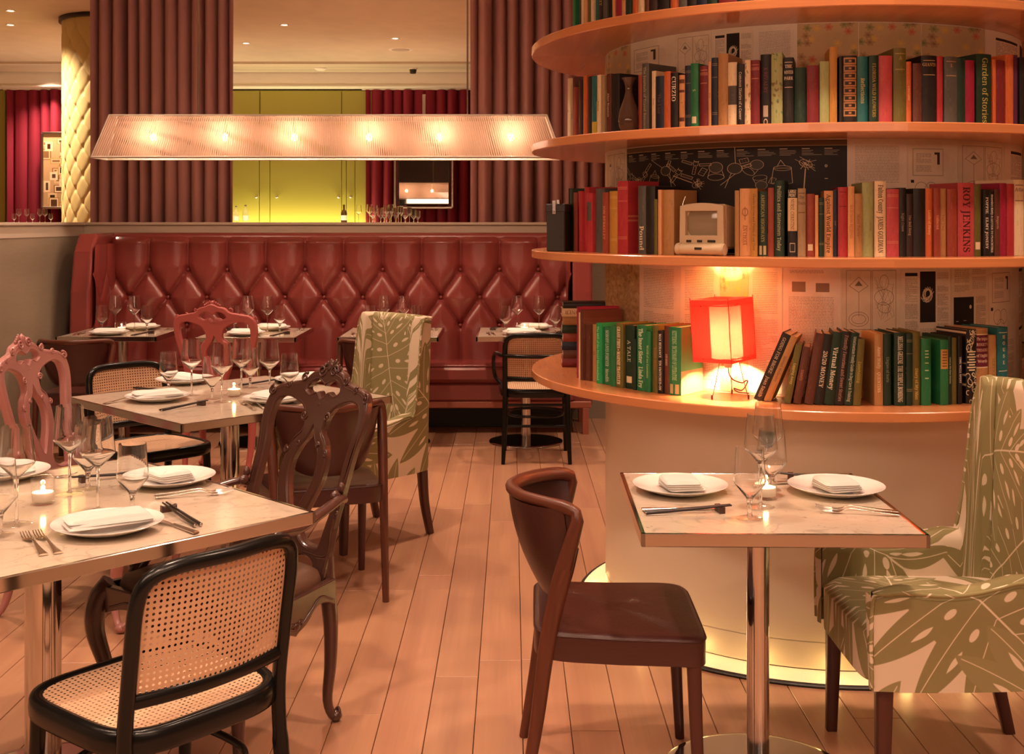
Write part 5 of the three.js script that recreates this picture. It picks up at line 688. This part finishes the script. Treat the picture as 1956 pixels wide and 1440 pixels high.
// =====================================================================  TABLEWARE
function protoPart(o, name, g, mat, label) { return part(o, name, g, mat, label); }
const onTop = (px, py) => onPlane(px, py, TOP + .0005);
const proto = {};
{ // tall wine glass
  const o = proto.tall = new THREE.Group(); o.name = 'wine_glass'; o.userData = { category: 'glass' };
  part(o, 'bowl', lathe([[.0045, .113], [.012, .120], [.042, .150], [.044, .156], [.0425, .170], [.0350, .2445], [.0343, .2445], [.0418, .170], [.0433, .156], [.0413, .1505], [.010, .1205], [0, .118]], 36), M.glassSolid);
  part(o, 'stem', lathe([[.0075, .004], [.0042, .014], [.0036, .05], [.0038, .10], [.0060, .116], [0, .119]], 16), M.glassSolid); part(o, 'foot', lathe([[0, 0], [.036, 0], [.037, .001], [.030, .0026], [.010, .0050], [0, .006]], 36), M.glassThin);
  const s = proto.short = new THREE.Group(); s.name = 'water_goblet'; s.userData = { category: 'glass' };
  part(s, 'bowl', lathe([[.006, .050], [.012, .055], [.039, .088], [.041, .094], [.0400, .105], [.0345, .1795], [.0338, .1795], [.0393, .105], [.0403, .094], [.038, .0885], [.010, .0562], [0, .054]], 36), M.glassSolid);
  part(s, 'stem', lathe([[.010, .004], [.0062, .012], [.0056, .03], [.0075, .046], [.010, .054], [0, .055]], 16), M.glassSolid); part(s, 'foot', lathe([[0, 0], [.032, 0], [.033, .001], [.027, .0026], [.011, .005], [0, .006]], 36), M.glassThin);
  const p = proto.plate = new THREE.Group(); p.name = 'plate'; p.userData = { category: 'plate' };
  part(p, 'dish', lathe([[0, .004], [.07, .004], [.085, .008], [.128, .0215], [.1315, .0235], [.132, .0225], [.126, .0185], [.086, .003], [.07, 0], [0, 0]], 56), M.china); part(p, 'foot_ring', lathe([[.062, 0], [.07, 0], [.068, .003], [.064, .003]], 40), M.china);
  const n = proto.napkin = new THREE.Group(); n.name = 'napkin'; n.userData = { category: 'napkin' };
  const fold = (w, l, y, x, z, r, seed) => {   // one soft layer with rounded edges
    const sq = (k, q) => { const m = Math.max(Math.abs(k), Math.abs(q)); if (m < 1e-6) return [0, 0]; const h = (Math.abs(k / m) ** 9 + Math.abs(q / m) ** 9) ** (1 / 9); return [k / h, q / h]; };
    const top = surf((u, v) => { const [k, q] = sq(u * 2 - 1, v * 2 - 1), e = Math.max(0, 1 - Math.max(Math.abs(u * 2 - 1), Math.abs(v * 2 - 1)) ** 14); return [k * w / 2, y + .0078 * Math.sqrt(e) + .003 * (1 - k * k) * (1 - q * q) + .0012 * Math.sin(k * 3.2 + seed) * Math.cos(q * 2.4 + seed * 2) * e, q * l / 2]; }, 24, 20);
    const under = surf((u, v) => { const [k, q] = sq(u * 2 - 1, v * 2 - 1); return [k * w / 2, y - .001, q * l / 2]; }, 24, 20, 1, 1, true);
    return [top, under].map(g => g.rotateY(r).translate(x, 0, z));
  };
  part(n, 'fold', fold(.105, .122, .000, .006, -.004, .10, 1), M.linen); part(n, 'fold', fold(.103, .119, .0062, .002, -.001, .05, 2), M.linen); part(n, 'fold', fold(.101, .117, .0124, 0, .002, 0, 3), M.linen); part(n, 'fold', fold(.099, .114, .0186, -.003, .005, -.04, 4), M.linen);
  const w = proto.napkinWide = new THREE.Group(); w.name = 'napkin'; w.userData = { category: 'napkin' };
  part(w, 'fold', fold(.200, .105, 0, 0, 0, .03, 1), M.linen); part(w, 'fold', fold(.197, .102, .0062, .004, .001, -.02, 2.5), M.linen); part(w, 'fold', fold(.194, .098, .0124, -.002, -.003, .01, 4), M.linen);
  const f = proto.fork = new THREE.Group(); f.name = 'fork'; f.userData = { category: 'cutlery' };
  part(f, 'handle', sweep([[0, .003, -.105], [0, .006, -.05], [0, .011, .01], [0, .006, .032]], t => [.0105 - .0075 * Math.sin(Math.min(1, t * 1.15) * P / 2), .0022], { seg: 20, ring: 10, ref: [0, 1, 0] }), M.silver);
  part(f, 'head', [sweep([[0, .0065, .028], [0, .002, .045], [0, .0025, .06]], t => [.0035 + .0095 * Math.sin(t * P / 2), .0012], { seg: 10, ring: 10, ref: [0, 1, 0] }), ...[-.0095, -.0032, .0032, .0095].map(x => sweep([[x, .0024, .057], [x * 1.02, .0035, .078], [x * .96, .010, .102]], t => [.0022 - .0010 * t, .0012], { seg: 8, ring: 6, ref: [0, 1, 0] }))], M.silver);
  const k = proto.knife = new THREE.Group(); k.name = 'knife'; k.userData = { category: 'cutlery' };
  part(k, 'handle', sweep([[0, .0045, -.11], [0, .0045, -.05], [0, .0045, -.005]], t => [.0085 - .0035 * t, .0042], { seg: 10, ring: 10, ref: [0, 1, 0] }), M.silver); part(k, 'blade', sweep([[0, .0035, -.008], [.001, .0035, .05], [.004, .0035, .105]], t => [t < .85 ? .005 + .0035 * Math.sin(t * 2.4) : .0085 - .04 * (t - .85), .0009], { seg: 16, ring: 8, ref: [0, 1, 0] }), M.silver);
  const c = proto.chopstick = new THREE.Group(); c.name = 'chopstick'; c.userData = { category: 'chopstick' };
  part(c, 'stick', sweep([[0, .0052, -.115], [0, .010, 0], [0, .0165, .115]], t => .0042 - .0020 * t, { seg: 6, ring: 10, pow: 3 }), M.lacquer); part(c, 'end_cap', ball(.0043, 0, .0052, -.115, 1, 1, .4, 8, 6), M.steelDull);
  const r = proto.rest = new THREE.Group(); r.name = 'chopstick_rest'; r.userData = { category: 'rest' };
  const rs = new THREE.Shape(); rs.moveTo(-.019, 0); rs.lineTo(.019, 0); rs.lineTo(.019, .015); rs.quadraticCurveTo(0, .006, -.019, .015); rs.closePath(); part(r, 'block', ext(rs, .014, .0012, 1), phy(lin(.06, .025, .016), .4)); part(r, 'pad', cbox(.03, .001, .012, .0003, 0, .0005, 0), M.lacquer);
  const v = proto.votive = new THREE.Group(); v.name = 'votive_candle'; v.userData = { category: 'candle' };
  part(v, 'cup', lathe([[0, 0], [.0295, 0], [.0305, .002], [.0305, .068], [.029, .068], [.0285, .008], [0, .008]], 32), M.glassThin, 'clear glass cup'); part(v, 'wax', lathe([[0, .009], [.0265, .009], [.027, .030], [.026, .032], [0, .031]], 28), M.wax); part(v, 'wick', cyl(.0008, .0006, .006, 0, .031, 0, 6), M.tvDark);
  part(v, 'flame', lathe([[0, 0], [.003, .002], [.0036, .005], [.002, .009], [0, .012]], 12).translate(0, .036, 0), new THREE.MeshStandardMaterial({ color: 0x221100, emissive: lin(1, .62, .24), emissiveIntensity: 22 }), 'small flame');
}
const firsts = {};
function put(kind, label, group, pos, turn = 0) { const o = proto[kind].clone(); o.name = numbered(proto[kind].name); o.userData = { label, category: proto[kind].userData.category }; if (group) o.userData.group = group; o.position.set(...pos); o.rotation.y = turn; scene.add(o); return o; }
const T = { t1: 'the small table by the bookcase', t2: 'the large table with dark carved armchair', t3: 'the large table with wing chair' };
function glass(kind, px, py, tb, which) { put(kind, `${kind === 'tall' ? 'tall wine glass' : 'short water goblet'} ${which}`, (kind === 'tall' ? 'wine glasses on ' : 'water goblets on ') + tb, onTop(px, py)); }
function setting(px, py, tb, which, wide, turn) { const q = onTop(px, py); put('plate', `white plate ${which} on ${tb}`, null, q); put(wide ? 'napkinWide' : 'napkin', `folded white napkin on the plate ${which}`, null, [q[0], q[1] + (wide ? .020 : .0125), q[2]], turn); }
function along(kind, a, b, label, group, lift = 0) { const A = onTop(...a), B = onTop(...b), o = put(kind, label, group, [(A[0] + B[0]) / 2, A[1] + lift, (A[2] + B[2]) / 2], Math.atan2(B[0] - A[0], B[2] - A[2])); return o; }
function sticks(a, b, restAt, tb) { const A = onTop(...a), B = onTop(...b), dx = B[0] - A[0], dz = B[2] - A[2], l = Math.hypot(dx, dz), nx = -dz / l * .0062, nz = dx / l * .0062, tn = Math.atan2(dx, dz), m = [(A[0] + B[0]) / 2, A[1], (A[2] + B[2]) / 2]; for (const s of [-1, 1]) put('chopstick', `black lacquer chopstick laid on its rest on ${tb}`, 'chopsticks on ' + tb, [m[0] + s * nx, m[1], m[2] + s * nz], tn + s * .012); put('rest', `dark wooden chopstick rest on ${tb}`, 'chopstick rests on ' + tb, [A[0] + dx / l * (l / 2 + .085), A[1], A[2] + dz / l * (l / 2 + .085)], tn); }
function candle(px, py, tb, Y = TOP) { const q = onPlane(px, py, Y + .0005); put('votive', `lit votive candle in a clear glass cup on ${tb}`, null, q); const l = new THREE.PointLight(lin(1, .58, .22), CANDLE, 0, 2); l.position.set(q[0], q[1] + .044, q[2]); l.shadow.radius = .3; scene.add(l); }
// small table by the bookcase
setting(1299, 938, T.t1, 'beside the walnut framed chair', false, .12); setting(1597, 940, T.t1, 'in front of the wing chair', false, .18);
glass('short', 1432, 990, T.t1, 'by the table edge near the chopstick rest, small bookcase table'); glass('tall', 1453, 968, T.t1, 'in front of the candle on the small bookcase table'); glass('tall', 1467, 936, T.t1, 'behind the candle on the small bookcase table'); glass('short', 1474, 946, T.t1, 'behind the candle on the small bookcase table'); candle(1463, 952, T.t1);
sticks([1226, 983], [1402, 976], null, T.t1); sticks([1648, 920], [1488, 914], null, T.t1);
along('knife', [1226, 976], [1385, 973], 'steel table knife beside the chopsticks on ' + T.t1); along('fork', [1704, 978], [1566, 971], 'steel fork in front of the plate near the wing chair', 'forks near the wing chair'); along('fork', [1700, 985], [1572, 978], 'steel fork in front of the plate near the wing chair', 'forks near the wing chair', .002); along('knife', [1500, 924], [1575, 921], 'steel table knife behind the plate near the wing chair');
// large table with the dark carved armchair
setting(206, 1012, T.t2, 'facing the black cane chair', true, .55); setting(322, 922, T.t2, 'facing the dark carved armchair', false, .75); setting(5, 912, T.t2, 'facing the dusty rose chair', true, -.6);
glass('tall', 32, 1002, T.t2, 'between the candle and two forks on the large table'); glass('tall', 133, 944, T.t2, 'just behind the candle, dusty rose chair beyond'); glass('tall', 187, 977, T.t2, 'between the lit candle and the goblet by the cane chair setting'); glass('short', 253, 980, T.t2, 'beside the plate facing the carved armchair'); glass('short', 168, 934, T.t2, 'standing behind two tall glasses by the chopsticks'); glass('short', 0, 1022, T.t2, 'at the cropped table side beside a tall glass'); candle(82, 962, T.t2);
along('fork', [88, 1066], [42, 1018], 'steel fork beside the plate facing the cane chair', 'forks beside the plate facing the cane chair'); along('fork', [118, 1064], [64, 1014], 'steel fork beside the plate facing the cane chair', 'forks beside the plate facing the cane chair');
along('knife', [362, 1016], [300, 994], 'steel table knife beside the plate facing the black cane chair'); sticks([388, 1012], [306, 967], null, T.t2); sticks([258, 908], [172, 918], null, T.t2);
along('fork', [310, 945], [430, 938], 'steel fork in front of the plate facing the carved armchair', 'forks facing the carved armchair'); along('fork', [318, 951], [428, 944], 'steel fork in front of the plate facing the carved armchair', 'forks facing the carved armchair', .002); along('fork', [52, 916], [103, 912], 'steel fork lying tines outward near the dusty rose chair');
// large table with the wing chair
setting(300, 764, T.t3, 'nearest the dusty rose chair', true, .6); setting(352, 731, T.t3, 'facing the far cane chair', true, -.7); setting(524, 768, T.t3, 'facing the half hidden leather chair', true, -.6); setting(578, 730, T.t3, 'facing the wing chair', true, .7);
for (const [x, y, w] of [[366, 756, 'beside the plate facing the far cane chair'], [424, 768, 'in front of the votive candle on the wing chair table'], [461, 753, 'behind the votive candle on the wing chair table'], [515, 757, 'beside the plate facing the leather chair, wing chair table']]) glass('tall', x, y, T.t3, w); for (const [x, y, w] of [[322, 750, 'in front of the far cane chair on the wing chair table'], [405, 762, 'between the plates and candle on the wing chair table'], [478, 741, 'behind the candle, coral chair beyond, on the wing chair table'], [553, 754, 'beside the dark carved crest on the wing chair table']]) glass('short', x, y, T.t3, w); candle(447, 757, T.t3);
sticks([300, 787], [402, 771], null, T.t3); sticks([262, 743], [308, 751], null, T.t3); sticks([480, 735], [520, 731], null, T.t3);
along('fork', [492, 786], [455, 767], 'steel fork on the table edge facing the half hidden leather chair', 'forks facing the half hidden leather chair'); along('fork', [512, 784], [470, 765], 'steel fork on the table edge facing the half hidden leather chair', 'forks facing the half hidden leather chair'); along('fork', [222, 768], [250, 763], 'steel fork near the plate closest to the dusty rose chair');
// banquette tables
const bq = ['the banquette table by the grey partition', 'the banquette table behind the coral chair', 'the banquette table behind the wing chair', 'the banquette table with cane armchair'];
BANQ.forEach(([x, d], i) => {
  const tb = bq[i], at = (dx, dd) => [x + dx, TOP + .0005, -(d + dd)];
  for (const [k, dd] of [['on the near side', -.19], ['on the banquette side', .2]]) { const q = at(dd < 0 ? -.03 : .06, dd); put('plate', `white plate ${dd < 0 ? 'facing the chair' : 'facing the seat'} on ${tb}`, null, q); put('napkinWide', `folded napkin ${dd < 0 ? 'facing the chair' : 'facing the seat'} on ${tb}`, null, [q[0], q[1] + .020, q[2]], dd < 0 ? .1 : -.12); }
  const gl = i === 3 ? [['short', -.14, -.02], ['tall', -.06, .03], ['tall', .09, .02], ['short', .20, -.02]] : [['short', -.16, .04], ['tall', -.07, .05], ['tall', .07, .02], ['short', .15, .04]];
  gl.forEach(([k, dx, dd]) => put(k, k === 'tall' ? `tall empty wine glass on ${tb}` : `short stemmed water goblet on ${tb}`, (k === 'tall' ? 'wine glasses on ' : 'water goblets on ') + tb, at(dx, dd)));
  const c = put('votive', `votive candle in a clear glass cup on ${tb}`, null, at(-.01, .0)); const l = new THREE.PointLight(lin(1, .58, .22), CANDLE, 0, 2); l.position.set(x - .01, TOP + .045, -d); l.shadow.radius = .3; scene.add(l);
  for (const [dx, dd, t, s] of [[.2, -.2, P - .35, 0], [-.22, .22, -.1, 1]]) { for (const e of [-1, 1]) put('chopstick', `black lacquer chopstick on ${tb}`, 'chopsticks on ' + tb, at(dx + e * .007, dd), t + e * .012); put('rest', `dark chopstick rest on ${tb}`, 'chopstick rests on ' + tb, at(dx + .085 * Math.sin(t), dd - .085 * Math.cos(t)), t); }
  for (const e of [0, 1]) { put('fork', `steel fork facing the chair on ${tb}`, 'forks facing the chair on ' + tb, at(-.22 - e * .03, -.18), P + .1); put('fork', `steel fork facing the seat on ${tb}`, 'forks facing the seat on ' + tb, at(.25 + e * .03, .2), .1); }
});
// glasses and bottles on the back counter
{
  const cnt = (px, d) => [(px - CX) * d / F, COUNTER + .0005, -d];
  const small = (k, px, d, s, l, g) => { const o = put(k, l, g, cnt(px, d)); o.scale.setScalar(s); };
  for (const [px, k, s, d] of [[36, 'tall', .66, 13.1], [51, 'tall', .66, 13.2], [76, 'tall', .66, 13.1], [86, 'tall', .66, 13.2], [27, 'short', .6, 13.2], [62, 'short', .6, 13.1], [97, 'short', .6, 13.15]]) small(k, px, d, s, k === 'tall' ? 'small wine glass on the counter beside the yellow column' : 'small goblet on the counter beside the yellow column', 'glasses beside the yellow column');
  [[685, 'tall', .82], [706, 'tall', .86], [716, 'tall', .84], [727, 'short', .95], [738, 'tall', .82], [747, 'tall', .86], [756, 'short', .95], [766, 'tall', .80], [774, 'short', .9], [782, 'tall', .72], [790, 'short', .85], [798, 'short', .8], [712, 'short', 1], [734, 'short', .98], [761, 'tall', .78], [744, 'short', .95]].forEach(([px, k, s], i) => small(k, px, 13.08 + .07 * (i % 4), s, k === 'tall' ? 'wine glass in the cluster below the silver framed mirror' : 'goblet in the cluster below the silver framed mirror', 'glass cluster below the mirror'));
  const bottle = (px, d, h, label, tint) => { const o = thing('bottle', label, 'bottle', cnt(px, d)); part(o, 'body', lathe([[0, 0], [.032, 0], [.034, .006], [.034, h * .55], [.028, h * .66], [.012, h * .74], [.011, h * .93], [.013, h * .94], [.013, h * .96], [0, h * .96]], 24), phy(tint, .03, { transmission: .9, thickness: 0 })); part(o, 'cap', cyl(.013, .012, h * .06, 0, h * .95, 0, 14), M.tvDark); part(o, 'label', lathe([[.0346, h * .15], [.0346, h * .42]], 24), std(lin(.7, .62, .45), .8)); };
  bottle(469, 13.1, .20, 'clear glass bottle with dark cap in front of the lime cupboards', lin(.9, .92, .8)); bottle(451, 13.2, .19, 'clear glass bottle half hidden by the mauve curtain', lin(.9, .9, .8)); bottle(657, 13.1, .205, 'short dark bottle in front of the lime cupboard door', lin(.25, .16, .08));
}
scene.traverse(o => { if (o.isMesh) { o.castShadow = true; o.receiveShadow = true; } if (o.isPointLight || o.isSpotLight) o.castShadow = true; });
renderer.render(scene, camera);
